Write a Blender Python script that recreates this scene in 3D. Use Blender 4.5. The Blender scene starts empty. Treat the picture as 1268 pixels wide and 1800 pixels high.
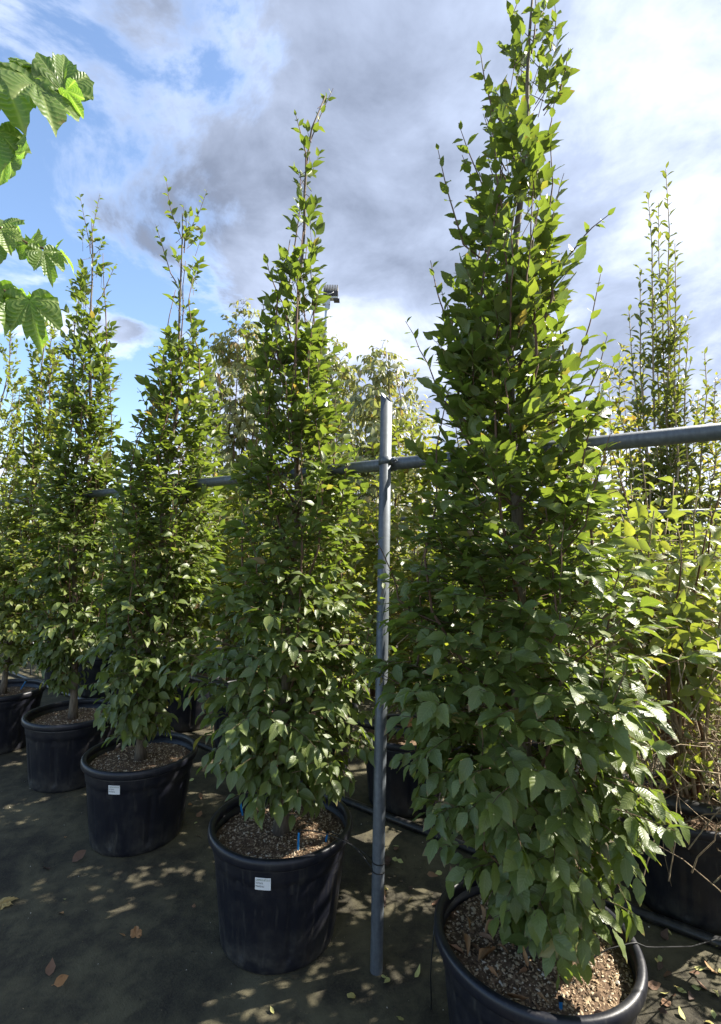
import bpy, math, random
import numpy as np
from mathutils import Vector, Matrix

random.seed(7)
RNG = np.random.default_rng(11)
scene = bpy.context.scene
COL = scene.collection
R = math.radians

# ------------------------------------------------------------------ camera
F = 866.0                     # focal length in pixels of the 1268 x 1800 photograph
PITCH, ROLL, CAM_H = R(4.70), R(1.24), 1.464
_f = np.array([0, math.cos(PITCH), math.sin(PITCH)])
_u = np.array([0, -math.sin(PITCH), math.cos(PITCH)])
_x = np.array([1.0, 0, 0])
CX = _x * math.cos(ROLL) + _u * math.sin(ROLL)
CU = -_x * math.sin(ROLL) + _u * math.cos(ROLL)
CF = _f
CAM = np.array([0, 0, CAM_H])
cam_data = bpy.data.cameras.new('camera')
cam = bpy.data.objects.new('camera', cam_data)
COL.objects.link(cam)
cam.matrix_world = Matrix(((CX[0], CU[0], -CF[0], 0), (CX[1], CU[1], -CF[1], 0), (CX[2], CU[2], -CF[2], CAM_H), (0, 0, 0, 1)))
cam_data.sensor_fit = 'VERTICAL'
cam_data.sensor_height = 24.0
cam_data.lens = 24.0 * F / 1800.0
cam_data.clip_start = 0.02
cam_data.clip_end = 3000
scene.camera = cam

# ------------------------------------------------------------------ sun and sky
SUN_AZ_VEC = np.array([0.95, 0.31])           # horizontal direction towards the sun
SUN_EL = R(42)
sx, sy = SUN_AZ_VEC / np.linalg.norm(SUN_AZ_VEC)
SUN = np.array([sx * math.cos(SUN_EL), sy * math.cos(SUN_EL), math.sin(SUN_EL)])
sd = bpy.data.lights.new('sun', 'SUN')
sd.energy = 5.0
sd.angle = R(0.55)
sd.color = (1.0, 0.94, 0.84)
sun = bpy.data.objects.new('sun', sd)
COL.objects.link(sun)
sun.rotation_euler = Vector(-SUN).to_track_quat('-Z', 'Y').to_euler()
sun.location = (4, 3, 8)

world = bpy.data.worlds.new('World')
scene.world = world
world.use_nodes = True
wn = world.node_tree
for n in list(wn.nodes):
    wn.nodes.remove(n)


class NT:
    """small helper to wire nodes"""
    def __init__(self, tree):
        self.t = tree

    def n(self, typ, **kw):
        node = self.t.nodes.new(typ)
        for k, v in kw.items():
            setattr(node, k, v)
        return node

    def put(self, sock, val):
        if isinstance(val, bpy.types.NodeSocket):
            self.t.links.new(val, sock)
        else:
            sock.default_value = val

    def m(self, op, a, b=0.0, c=0.0, clamp=False):
        node = self.n('ShaderNodeMath', operation=op, use_clamp=clamp)
        self.put(node.inputs[0], a); self.put(node.inputs[1], b); self.put(node.inputs[2], c)
        return node.outputs[0]

    def v(self, op, a, b=(0, 0, 0), out=0):
        node = self.n('ShaderNodeVectorMath', operation=op)
        self.put(node.inputs[0], a); self.put(node.inputs[1], b)
        return node.outputs[out]

    def mix(self, fac, a, b, blend='MIX'):
        node = self.n('ShaderNodeMix', data_type='RGBA', blend_type=blend)
        self.put(node.inputs[0], fac); self.put(node.inputs[6], a); self.put(node.inputs[7], b)
        return node.outputs[2]

    def noise(self, vec, scale, detail=4, rough=0.5, dist=0.0, dim='3D'):
        node = self.n('ShaderNodeTexNoise', noise_dimensions=dim)
        if vec is not None:
            self.put(node.inputs['Vector'], vec)
        node.inputs['Scale'].default_value = scale
        node.inputs['Detail'].default_value = detail
        node.inputs['Roughness'].default_value = rough
        node.inputs['Distortion'].default_value = dist
        return node.outputs[0]

    def ramp(self, fac, stops, interp='LINEAR'):
        node = self.n('ShaderNodeValToRGB')
        cr = node.color_ramp
        cr.interpolation = interp
        while len(cr.elements) > 1:
            cr.elements.remove(cr.elements[-1])
        for i, (p, c) in enumerate(stops):
            e = cr.elements[0] if i == 0 else cr.elements.new(p)
            e.position = p
            e.color = (c, c, c, 1) if not hasattr(c, '__len__') else (*c[:3], 1)
        self.put(node.inputs[0], fac)
        return node.outputs[0]

    def smooth(self, x, lo, hi):
        node = self.n('ShaderNodeMapRange', interpolation_type='SMOOTHSTEP')
        self.put(node.inputs[0], x)
        node.inputs[1].default_value = lo; node.inputs[2].default_value = hi
        return node.outputs[0]


w = NT(wn)
wout = w.n('ShaderNodeOutputWorld')
sky = w.n('ShaderNodeTexSky', sky_type='NISHITA')
sky.sun_disc = False
sky.sun_elevation = SUN_EL
sky.sun_rotation = math.atan2(SUN[0], SUN[1])
sky.air_density = 1.0
sky.dust_density = 0.6
sky.ozone_density = 2.0
bg_sky = w.n('ShaderNodeBackground')
wn.links.new(sky.outputs[0], bg_sky.inputs[0])
bg_sky.inputs[1].default_value = 0.11
tc = w.n('ShaderNodeTexCoord')
dirv = w.v('NORMALIZE', tc.outputs['Generated'])
sep = w.n('ShaderNodeSeparateXYZ')
wn.links.new(dirv, sep.inputs[0])
zc = w.m('ADD', w.m('MAXIMUM', sep.outputs[2], 0.0), 0.28)
comb = w.n('ShaderNodeCombineXYZ')
wn.links.new(w.m('DIVIDE', sep.outputs[0], zc), comb.inputs[0])
wn.links.new(w.m('DIVIDE', sep.outputs[1], zc), comb.inputs[1])
pl = comb.outputs[0]
SKY_OFF = (6.6, 33.0, 10.0)
pv = w.v('ADD', pl, SKY_OFF)
n1 = w.noise(pv, 1.7, 10, 0.6, 0.6)
n2 = w.noise(w.v('ADD', pl, (7.3, 2.2, 1.0)), 1.5, 7, 0.55, 0.3)
n3 = w.noise(w.v('ADD', pl, (1.3, 9.2, 4.0)), 4.2, 8, 0.6, 0.3)
side = w.v('DOT_PRODUCT', dirv, (0.88, 0.22, 0.0), out=1)
cover = w.smooth(w.m('ADD', n1, w.m('MULTIPLY_ADD', side, 0.34, 0.09)), 0.46, 0.58)
sund = w.m('MAXIMUM', w.v('DOT_PRODUCT', dirv, tuple(SUN), out=1), 0.0)
glow = w.m('POWER', sund, 7.0)
low = w.m('POWER', w.m('SUBTRACT', 1.0, w.m('MAXIMUM', sep.outputs[2], 0.0)), 2.2)
bright = w.m('ADD', w.m('MULTIPLY', w.m('SUBTRACT', n2, 0.5), 1.9), w.m('MULTIPLY', w.m('SUBTRACT', n3, 0.5), 0.9))
bright = w.m('ADD', bright, w.m('MULTIPLY_ADD', glow, 0.26, w.m('MULTIPLY', low, 0.36)))
bright = w.m('ADD', bright, w.m('MULTIPLY', w.m('SUBTRACT', 1.0, cover), 0.6))
ccol = w.ramp(w.m('MULTIPLY_ADD', bright, 0.82, 0.22), [(0.0, (0.15, 0.18, 0.25)), (0.34, (0.32, 0.375, 0.50)), (0.60, (0.62, 0.67, 0.80)), (0.9, (1.0, 1.0, 1.0)), (1.0, (1.05, 1.05, 1.05))])
bg_cl = w.n('ShaderNodeBackground')
wn.links.new(ccol, bg_cl.inputs[0])
bg_cl.inputs[1].default_value = 0.70
mixw = w.n('ShaderNodeMixShader')
wn.links.new(cover, mixw.inputs[0])
wn.links.new(bg_sky.outputs[0], mixw.inputs[1])
wn.links.new(bg_cl.outputs[0], mixw.inputs[2])
wn.links.new(mixw.outputs[0], wout.inputs[0])

scene.view_settings.view_transform = 'Standard'
scene.view_settings.look = 'None'
scene.view_settings.exposure = 1.55
scene.view_settings.gamma = 1.0
scene.view_settings.use_curve_mapping = False
scene.render.engine = 'CYCLES'
scene.cycles.max_bounces = 6
scene.cycles.diffuse_bounces = 3
scene.cycles.glossy_bounces = 2
scene.cycles.transmission_bounces = 3


# ------------------------------------------------------------------ pixel <-> place
def ray(px, py):
    return CF + (px - 634.0) / F * CX + (900.0 - py) / F * CU


def at(px, py, Y):
    """the point on the vertical plane y = Y (metres ahead) seen at this photograph pixel"""
    r = ray(px, py)
    return CAM + r * (Y / r[1])


def ground(px, py, z=0.0):
    r = ray(px, py)
    return CAM + r * ((z - CAM_H) / r[2])


def project(P):
    q = np.asarray(P) - CAM
    d = q @ CF
    return 634 + F * (q @ CX) / d, 900 - F * (q @ CU) / d, d


# ------------------------------------------------------------------ materials
MATS = {}


def new_mat(name):
    m = bpy.data.materials.new(name)
    m.use_nodes = True
    nt = m.node_tree
    for n in list(nt.nodes):
        nt.nodes.remove(n)
    k = NT(nt)
    out = k.n('ShaderNodeOutputMaterial')
    MATS[name] = m
    return m, k, out


def principled(k, out, base, rough=0.6, metal=0.0, spec=0.5, bump=None, bump_d=0.002, bump_s=0.5):
    b = k.n('ShaderNodeBsdfPrincipled')
    k.put(b.inputs['Base Color'], base if isinstance(base, bpy.types.NodeSocket) else (*base, 1))
    k.put(b.inputs['Roughness'], rough)
    k.put(b.inputs['Metallic'], metal)
    b.inputs['Specular IOR Level'].default_value = spec
    if bump is not None:
        bn = k.n('ShaderNodeBump')
        bn.inputs['Strength'].default_value = bump_s
        bn.inputs['Distance'].default_value = bump_d
        k.put(bn.inputs['Height'], bump)
        k.t.links.new(bn.outputs[0], b.inputs['Normal'])
    if out is not None:
        k.t.links.new(b.outputs[0], out.inputs[0])
    return b


def leaf_mat(name, stops, back=(0.085, 0.12, 0.05), transl=0.42, tgain=(1.55, 1.65, 0.60), veins=9, rough=0.43, spec=0.65, palmate=False, bumpd=0.0010):
    m, k, out = new_mat(name)
    at_t = k.n('ShaderNodeAttribute', attribute_name='tint')
    at_u = k.n('ShaderNodeAttribute', attribute_name='luv')
    s = k.n('ShaderNodeSeparateXYZ')
    k.t.links.new(at_u.outputs['Vector'], s.inputs[0])
    au = k.m('ABSOLUTE', s.outputs[0])
    geo = k.n('ShaderNodeNewGeometry')
    base = k.ramp(at_t.outputs['Fac'], stops)
    tco = k.n('ShaderNodeTexCoord')
    blot = k.noise(geo.outputs['Position'], 38, 3, 0.6)
    base = k.mix(k.m('MULTIPLY', k.smooth(blot, 0.45, 0.75), 0.35), base, (0.12, 0.14, 0.045, 1))
    scorch = k.smooth(k.m('ADD', s.outputs[1], k.m('ADD', k.m('MULTIPLY', k.noise(geo.outputs['Position'], 21, 3, 0.6), 0.9), k.m('MULTIPLY', au, 0.12))), 1.40, 1.56)
    base = k.mix(k.m('MULTIPLY', scorch, 0.75), base, (0.27, 0.16, 0.075, 1))
    if palmate:
        line = k.m('MULTIPLY', k.m('POWER', s.outputs[2], 7.0), 1.3, clamp=True)
        ph = k.m('MULTIPLY', k.m('SUBTRACT', s.outputs[1], k.m('MULTIPLY', au, 0.16)), 10 * 2 * math.pi)
    else:
        line = k.m('SUBTRACT', 1.0, k.smooth(au, 0.0, 0.10))
        ph = k.m('MULTIPLY', k.m('SUBTRACT', s.outputs[1], k.m('MULTIPLY', au, 0.22)), veins * 2 * math.pi)
    wave = k.m('MULTIPLY_ADD', k.m('SINE', ph), 0.5, 0.5)
    vein = k.m('POWER', wave, 6.0)
    base = k.mix(k.m('MAXIMUM', k.m('MULTIPLY', line, 0.75 if palmate else 0.55), k.m('MULTIPLY', vein, 0.4 if palmate else 0.16)), base, (0.33, 0.37, 0.15, 1) if palmate else (0.20, 0.24, 0.09, 1))
    basef = k.mix(k.m('MULTIPLY', geo.outputs['Backfacing'], 0.5), base, (*back, 1))
    b = principled(k, None, basef, rough, 0.0, spec, bump=k.m('ADD', k.m('MULTIPLY', wave, 0.6), k.m('MULTIPLY', line, 0.5)), bump_d=bumpd, bump_s=0.5)
    tr = k.n('ShaderNodeBsdfTranslucent')
    k.t.links.new(k.mix(1.0, base, (*tgain, 1), 'MULTIPLY'), tr.inputs[0])
    mx = k.n('ShaderNodeMixShader')
    mx.inputs[0].default_value = transl
    k.t.links.new(b.outputs[0], mx.inputs[1])
    k.t.links.new(tr.outputs[0], mx.inputs[2])
    k.t.links.new(mx.outputs[0], out.inputs[0])
    return m


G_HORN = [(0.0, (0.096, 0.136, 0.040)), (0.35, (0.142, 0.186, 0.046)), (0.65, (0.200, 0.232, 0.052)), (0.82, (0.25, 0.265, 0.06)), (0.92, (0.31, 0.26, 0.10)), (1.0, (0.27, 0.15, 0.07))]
G_SUNNY = [(0.0, (0.12, 0.15, 0.045)), (0.4, (0.19, 0.215, 0.055)), (0.7, (0.26, 0.26, 0.065)), (0.85, (0.32, 0.28, 0.09)), (0.95, (0.36, 0.23, 0.09)), (1.0, (0.28, 0.14, 0.07))]
G_DOG = [(0.0, (0.13, 0.165, 0.07)), (0.4, (0.19, 0.22, 0.065)), (0.7, (0.26, 0.275, 0.07)), (0.88, (0.38, 0.34, 0.10)), (1.0, (0.34, 0.18, 0.09))]
G_WEEP = [(0.0, (0.14, 0.16, 0.08)), (0.4, (0.22, 0.235, 0.11)), (0.7, (0.29, 0.28, 0.12)), (0.88, (0.38, 0.32, 0.12)), (1.0, (0.34, 0.18, 0.08))]
G_SLIM = [(0.0, (0.10, 0.125, 0.05)), (0.4, (0.15, 0.17, 0.06)), (0.7, (0.21, 0.22, 0.065)), (0.88, (0.34, 0.27, 0.09)), (1.0, (0.32, 0.16, 0.08))]
G_MUL = [(0.0, (0.085, 0.15, 0.03)), (1.0, (0.16, 0.23, 0.045))]
M_HORN = leaf_mat('hornbeam_leaf', G_HORN)
M_SUNNY = leaf_mat('pale_shrub_leaf', G_SUNNY, transl=0.45)
M_DOG = leaf_mat('dogwood_leaf', G_DOG, back=(0.17, 0.20, 0.15), veins=5, transl=0.45)
M_WEEP = leaf_mat('weeping_leaf', G_WEEP, back=(0.20, 0.22, 0.14), veins=7, transl=0.35, tgain=(1.5, 1.6, 0.8))
M_SLIM = leaf_mat('slim_leaf', G_SLIM, veins=6, transl=0.35)
M_MUL = leaf_mat('lobed_leaf', G_MUL, back=(0.19, 0.25, 0.09), transl=0.48, tgain=(1.9, 2.3, 0.8), palmate=True, bumpd=0.004)


def bark_mat(name, c1, c2, scale=30):
    m, k, out = new_mat(name)
    geo = k.n('ShaderNodeNewGeometry')
    st = k.v('MULTIPLY', geo.outputs['Position'], (1, 1, 0.18))
    n = k.noise(st, scale * 3, 5, 0.6)
    c = k.ramp(n, [(0.3, c1), (0.7, c2)])
    principled(k, out, c, 0.8, 0, 0.3, bump=n, bump_d=0.004)
    return m


M_BARK = bark_mat('grey_brown_bark', (0.075, 0.058, 0.042), (0.20, 0.165, 0.12))
M_TWIG = bark_mat('brown_twig', (0.075, 0.042, 0.028), (0.20, 0.125, 0.08))
M_STEM = bark_mat('tan_stem', (0.17, 0.12, 0.075), (0.40, 0.31, 0.20))
M_REDSTEM = bark_mat('red_brown_stem', (0.10, 0.045, 0.03), (0.20, 0.11, 0.065))


def mk_plastic():
    m, k, out = new_mat('black_plastic')
    geo = k.n('ShaderNodeNewGeometry')
    s = k.n('ShaderNodeSeparateXYZ')
    k.t.links.new(geo.outputs['Position'], s.inputs[0])
    n = k.noise(geo.outputs['Position'], 14, 6, 0.65)
    n2 = k.noise(geo.outputs['Position'], 160, 3, 0.6)
    streak = k.noise(k.v('MULTIPLY', geo.outputs['Position'], (60, 60, 4)), 1.0, 4, 0.6)
    splash = k.m('MULTIPLY', k.m('SUBTRACT', 1.0, k.smooth(s.outputs[2], 0.0, 0.16)), k.smooth(n, 0.3, 0.7))
    dust = k.m('ADD', k.m('MULTIPLY', k.smooth(n, 0.42, 0.8), 0.35), k.m('MULTIPLY', splash, 0.7))
    dust = k.m('ADD', dust, k.m('MULTIPLY', k.smooth(streak, 0.56, 0.70), 0.34), clamp=True)
    c = k.mix(k.m('MULTIPLY', dust, 0.9), (0.0075, 0.0085, 0.0145, 1), (0.055, 0.051, 0.042, 1))
    rg = k.m('MULTIPLY_ADD', dust, 0.35, k.m('MULTIPLY_ADD', n2, 0.12, 0.34))
    principled(k, out, c, rg, 0, 0.45, bump=n2, bump_d=0.0006, bump_s=0.4)
    return m


def mk_pipe():
    m, k, out = new_mat('black_pipe')
    geo = k.n('ShaderNodeNewGeometry')
    n = k.noise(geo.outputs['Position'], 25, 5, 0.6)
    c = k.mix(k.smooth(n, 0.45, 0.8), (0.012, 0.012, 0.013, 1), (0.06, 0.055, 0.045, 1))
    principled(k, out, c, 0.42, 0, 0.5, bump=n, bump_d=0.001)
    return m


def mk_zinc():
    m, k, out = new_mat('galvanised_steel')
    geo = k.n('ShaderNodeNewGeometry')
    n = k.noise(geo.outputs['Position'], 60, 5, 0.6)
    st = k.noise(k.v('MULTIPLY', geo.outputs['Position'], (90, 90, 5)), 1.0, 4, 0.6)
    c = k.ramp(k.m('MULTIPLY_ADD', n, 0.5, k.m('MULTIPLY', st, 0.5)), [(0.3, (0.075, 0.086, 0.10)), (0.55, (0.125, 0.142, 0.16)), (0.75, (0.19, 0.205, 0.22))])
    rust = k.smooth(k.noise(geo.outputs['Position'], 18, 6, 0.7), 0.66, 0.74)
    c = k.mix(k.m('MULTIPLY', rust, 0.6), c, (0.12, 0.10, 0.08, 1))
    principled(k, out, c, 0.5, 0.45, 0.5, bump=st, bump_d=0.0008)
    return m


def mk_ground():
    m, k, out = new_mat('ground_fabric')
    geo = k.n('ShaderNodeNewGeometry')
    P = geo.outputs['Position']
    big = k.noise(P, 2.3, 6, 0.62, 0.4)
    mid = k.noise(P, 11, 6, 0.65, 0.3)
    fine = k.noise(P, 130, 4, 0.7)
    c = k.ramp(k.m('ADD', k.m('MULTIPLY', big, 0.6), k.m('MULTIPLY', mid, 0.4)), [(0.38, (0.024, 0.021, 0.016)), (0.46, (0.046, 0.041, 0.027)), (0.54, (0.088, 0.078, 0.046)), (0.66, (0.125, 0.112, 0.066))])
    c = k.mix(k.m('MULTIPLY', k.smooth(fine, 0.4, 0.7), 0.45), c, (0.085, 0.074, 0.048, 1))
    c = k.mix(k.m('MULTIPLY', k.smooth(k.noise(P, 34, 5, 0.7), 0.60, 0.70), 0.65), c, (0.016, 0.015, 0.013, 1))
    sp = k.v('MULTIPLY', P, (520, 520, 520))
    ss = k.n('ShaderNodeSeparateXYZ')
    k.t.links.new(sp, ss.inputs[0])
    weave = k.m('MULTIPLY', k.m('SINE', ss.outputs[0]), k.m('SINE', ss.outputs[1]))
    h = k.m('ADD', k.m('MULTIPLY', weave, 0.03), k.m('ADD', fine, k.m('MULTIPLY', mid, 2.0)))
    principled(k, out, c, 0.85, 0, 0.25, bump=h, bump_d=0.004, bump_s=0.6)
    return m


def mk_soil():
    m, k, out = new_mat('potting_soil')
    geo = k.n('ShaderNodeNewGeometry')
    P = geo.outputs['Position']
    n = k.noise(P, 70, 6, 0.7)
    c = k.ramp(n, [(0.3, (0.06, 0.040, 0.026)), (0.55, (0.16, 0.105, 0.066)), (0.75, (0.32, 0.23, 0.145))])
    principled(k, out, c, 0.9, 0, 0.2, bump=n, bump_d=0.01, bump_s=0.8)
    return m


def plain(name, col, rough=0.6, metal=0.0, vary=0.25, scale=40):
    m, k, out = new_mat(name)
    geo = k.n('ShaderNodeNewGeometry')
    n = k.noise(geo.outputs['Position'], scale, 4, 0.6)
    c = k.mix(k.m('MULTIPLY', n, vary * 2), (*col, 1), (col[0] * 0.45, col[1] * 0.45, col[2] * 0.45, 1))
    principled(k, out, c, rough, metal, 0.4, bump=n, bump_d=0.001)
    return m


def mk_chip():
    m, k, out = new_mat('soil_chip')
    a = k.n('ShaderNodeAttribute', attribute_name='tint')
    c = k.ramp(a.outputs['Fac'], [(0.0, (0.08, 0.05, 0.03)), (0.35, (0.22, 0.145, 0.085)), (0.65, (0.42, 0.31, 0.19)), (0.9, (0.56, 0.46, 0.32)), (1.0, (0.62, 0.57, 0.48))])
    principled(k, out, c, 0.85, 0, 0.3)
    return m


def mk_litter():
    m, k, out = new_mat('fallen_leaf')
    a = k.n('ShaderNodeAttribute', attribute_name='tint')
    geo = k.n('ShaderNodeNewGeometry')
    n = k.noise(geo.outputs['Position'], 90, 4, 0.6)
    c = k.ramp(a.outputs['Fac'], [(0.0, (0.075, 0.048, 0.035)), (0.25, (0.20, 0.115, 0.07)), (0.5, (0.36, 0.20, 0.09)), (0.7, (0.42, 0.36, 0.12)), (1.0, (0.42, 0.44, 0.17))])
    c = k.mix(k.m('MULTIPLY', k.smooth(n, 0.5, 0.75), 0.55), c, (0.16, 0.08, 0.04, 1))
    principled(k, out, c, 0.7, 0, 0.3, bump=n, bump_d=0.003)
    return m


M_POT = mk_plastic()
M_PIPE = mk_pipe()
M_ZINC = mk_zinc()
M_GROUND = mk_ground()
M_SOIL = mk_soil()
M_CHIP = mk_chip()
M_LITTER = mk_litter()
M_WHITE = plain('label_paper', (0.80, 0.81, 0.80), 0.5, 0, 0.06)
M_INK = plain('label_ink', (0.05, 0.055, 0.05), 0.6, 0, 0.1)
M_INKG = plain('label_green_ink', (0.14, 0.20, 0.10), 0.6, 0, 0.1)
M_BLUE = plain('blue_plastic', (0.02, 0.22, 0.52), 0.4, 0, 0.15)
M_BLACK = plain('black_rubber', (0.012, 0.012, 0.012), 0.5, 0, 0.2)
M_LAMPBOX = plain('lamp_housing', (0.33, 0.30, 0.25), 0.55, 0.2, 0.2)
M_LAMPDARK = plain('lamp_dark', (0.05, 0.045, 0.045), 0.5, 0, 0.2)
M_PALEMETAL = plain('pale_painted_steel', (0.55, 0.58, 0.60), 0.5, 0.1, 0.15)
M_DRY = plain('dry_leaf', (0.30, 0.17, 0.085), 0.75, 0, 0.3, 60)


# ------------------------------------------------------------------ mesh helpers
def link(name, me, mat, parent=None, loc=None):
    o = bpy.data.objects.new(name, me)
    COL.objects.link(o)
    if mat is not None and me is not None and not me.materials:
        me.materials.append(mat)
    if parent is not None:
        o.parent = parent
    if loc is not None:
        o.location = loc
    return o


def tag(o, label=None, cat=None, group=None, kind=None):
    if label: o['label'] = label
    if cat: o['category'] = cat
    if group: o['group'] = group
    if kind: o['kind'] = kind
    return o


def thing(name, label, cat, loc=(0, 0, 0), group=None):
    o = bpy.data.objects.new(name, None)
    o.empty_display_size = 0.1
    COL.objects.link(o)
    o.location = loc
    return tag(o, label, cat, group)


def mesh_py(name, verts, faces, smooth=True):
    me = bpy.data.meshes.new(name)
    me.from_pydata([tuple(v) for v in verts], [], [tuple(int(i) for i in f) for f in faces])
    if smooth:
        me.polygons.foreach_set('use_smooth', [True] * len(me.polygons))
    me.update()
    return me


def mesh_np(name, V, T, k, attrs=None, smooth=True):
    """V (n,3); T (m,k) faces with k corners; attrs: name -> (n,) or (n,3)"""
    me = bpy.data.meshes.new(name)
    V = np.ascontiguousarray(V, dtype=np.float32)
    T = np.ascontiguousarray(T, dtype=np.int32)
    me.vertices.add(len(V))
    me.vertices.foreach_set('co', V.ravel())
    me.loops.add(T.size)
    me.loops.foreach_set('vertex_index', T.ravel())
    me.polygons.add(len(T))
    me.polygons.foreach_set('loop_start', np.arange(0, T.size, k, dtype=np.int32))
    me.polygons.foreach_set('use_smooth', np.full(len(T), smooth))
    me.update(calc_edges=True)
    for n, a in (attrs or {}).items():
        if a.ndim == 1:
            at_ = me.attributes.new(n, 'FLOAT', 'POINT')
            at_.data.foreach_set('value', a.astype(np.float32))
        else:
            at_ = me.attributes.new(n, 'FLOAT_VECTOR', 'POINT')
            at_.data.foreach_set('vector', a.astype(np.float32).ravel())
    return me


def tube_geo(pts, radii, sides=8, cap=True):
    pts = np.asarray(pts, float)
    n = len(pts)
    radii = np.broadcast_to(np.asarray(radii, float), (n,))
    tan = np.gradient(pts, axis=0)
    tan /= np.linalg.norm(tan, axis=1)[:, None] + 1e-9
    ref = np.array([0, 0, 1.0]) if abs(tan[0, 2]) < 0.9 else np.array([1.0, 0, 0])
    a = np.cross(tan[0], ref); a /= np.linalg.norm(a)
    V = []
    for i in range(n):
        a = a - tan[i] * (a @ tan[i]); a /= np.linalg.norm(a) + 1e-9
        b = np.cross(tan[i], a)
        th = np.arange(sides) * 2 * math.pi / sides
        V.append(pts[i] + radii[i] * (np.cos(th)[:, None] * a + np.sin(th)[:, None] * b))
    V = np.concatenate(V)
    Fc = []
    for i in range(n - 1):
        for j in range(sides):
            Fc.append((i * sides + j, i * sides + (j + 1) % sides, (i + 1) * sides + (j + 1) % sides, (i + 1) * sides + j))
    if cap:
        Fc.append(tuple(range(sides))[::-1])
        Fc.append(tuple((n - 1) * sides + j for j in range(sides)))
    return V, Fc


def tube(name, pts, radii, mat, parent=None, sides=8, off=None):
    V, Fc = tube_geo(pts, radii, sides)
    if off is not None:
        V = V - np.asarray(off)
    return link(name, mesh_py(name, V, Fc), mat, parent)


def lathe_geo(prof, segs=64, rfun=None):
    V, Fc = [], []
    n = len(prof)
    for j in range(segs):
        a = 2 * math.pi * j / segs
        for i, (r, z) in enumerate(prof):
            rr = r if rfun is None else rfun(r, z, j, i)
            V.append((rr * math.cos(a), rr * math.sin(a), z))
    for j in range(segs):
        j2 = (j + 1) % segs
        for i in range(n - 1):
            Fc.append((j * n + i, j2 * n + i, j2 * n + i + 1, j * n + i + 1))
    return V, Fc


def box_geo(c, s):
    x, y, z = c; a, b, d = s[0] / 2, s[1] / 2, s[2] / 2
    V = [(x + i * a, y + j * b, z + l * d) for i in (-1, 1) for j in (-1, 1) for l in (-1, 1)]
    Fc = [(0, 1, 3, 2), (4, 6, 7, 5), (0, 4, 5, 1), (2, 3, 7, 6), (0, 2, 6, 4), (1, 5, 7, 3)]
    return V, Fc


def join_geo(parts):
    V, Fc, o = [], [], 0
    for v, f in parts:
        V.extend([tuple(p) for p in v]); Fc.extend([tuple(i + o for i in q) for q in f]); o += len(v)
    return V, Fc


# ------------------------------------------------------------------ leaves
def leaf_template(n, wr, fold, curl, pleat=0.0, serr=0.0, shape='ovate', twist=0.0, seed=0):
    """a leaf lying along +y from 0.06 to 1, normal +z; returns V, T(triangles), luv"""
    rg = np.random.default_rng(seed)
    V, U = [], []
    for i in range(n + 1):
        v = i / n
        if shape == 'ovate':
            wv = math.sin(math.pi * v ** 0.80) ** 0.95 * (1 - 0.30 * v) * 1.08
        elif shape == 'lance':
            wv = math.sin(math.pi * v ** 0.9) ** 1.1
        else:
            wv = math.sin(math.pi * v ** 0.85) ** 0.7
        half = wr * 0.5 * wv * 1.12
        zm = -curl * v * v
        y = 0.07 + 0.93 * v
        if i in (0, n):
            V.append((0, y, zm)); U.append((0, v, 0)); continue
        s = (1 if i % 2 else -1)
        for sd in (-1, 0, 1):
            if sd == 0:
                V.append((0, y, zm)); U.append((0, v, 0))
            else:
                ww = half * (1 + serr * s + rg.normal(0, 0.03))
                V.append((sd * ww, y + 0.10 * half, zm + fold * half + pleat * s + sd * twist * (v - 0.3) * half + rg.normal(0, 0.012)))
                U.append((sd, v + 0.03, 0))
    T = []
    # index: 0, then triplets, then last
    def tri(i, sd): return 1 + (i - 1) * 3 + sd
    T += [(0, tri(1, 1), tri(1, 0)), (0, tri(1, 2), tri(1, 1))]
    for i in range(1, n - 1):
        for a in (0, 1):
            p, q, r_, s_ = tri(i, a), tri(i, a + 1), tri(i + 1, a + 1), tri(i + 1, a)
            T += [(p, q, r_), (p, r_, s_)]
    last = len(V) - 1
    T += [(tri(n - 1, 0), tri(n - 1, 1), last), (tri(n - 1, 1), tri(n - 1, 2), last)]
    V = np.array(V, float)
    # thin leaf stalk
    k0 = len(V)
    V = np.vstack([V, [(-0.012, -0.06, 0.0), (0.012, -0.06, 0.0)]])
    U += [(0, 0, 0), (0, 0, 0)]
    T.append((k0, k0 + 1, 0))
    return V, np.array(T), np.array(U, float)


class LeafKind:
    def __init__(self, key, mat, n, wr, shape, fold=(0.1, 0.5), curl=(0.05, 0.35), pleat=0.0, serr=0.0, nvar=8, tints=(0.2, 0.4, 0.6)):
        self.mat, self.key = mat, key
        rg = np.random.default_rng(len(key) + n)
        self.tv = []
        for i in range(nvar):
            V, T, U = leaf_template(n, wr * rg.uniform(0.88, 1.12), rg.uniform(*fold), rg.uniform(*curl), pleat, serr, shape, rg.uniform(-0.5, 0.5), i)
            self.tv.append(V)
        self.V = np.array(self.tv); self.T, self.U = T, U
        self.tints = np.array(tints)
        self.nvar = nvar
        self.mesh = {}

    def shared(self, var, ti):
        k = (var, ti)
        if k not in self.mesh:
            V = self.V[var]
            me = mesh_np(self.key, V, self.T, 3, {'tint': np.full(len(V), self.tints[ti]), 'luv': self.U})
            me.materials.append(self.mat)
            self.mesh[k] = me
        return self.mesh[k]


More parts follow.
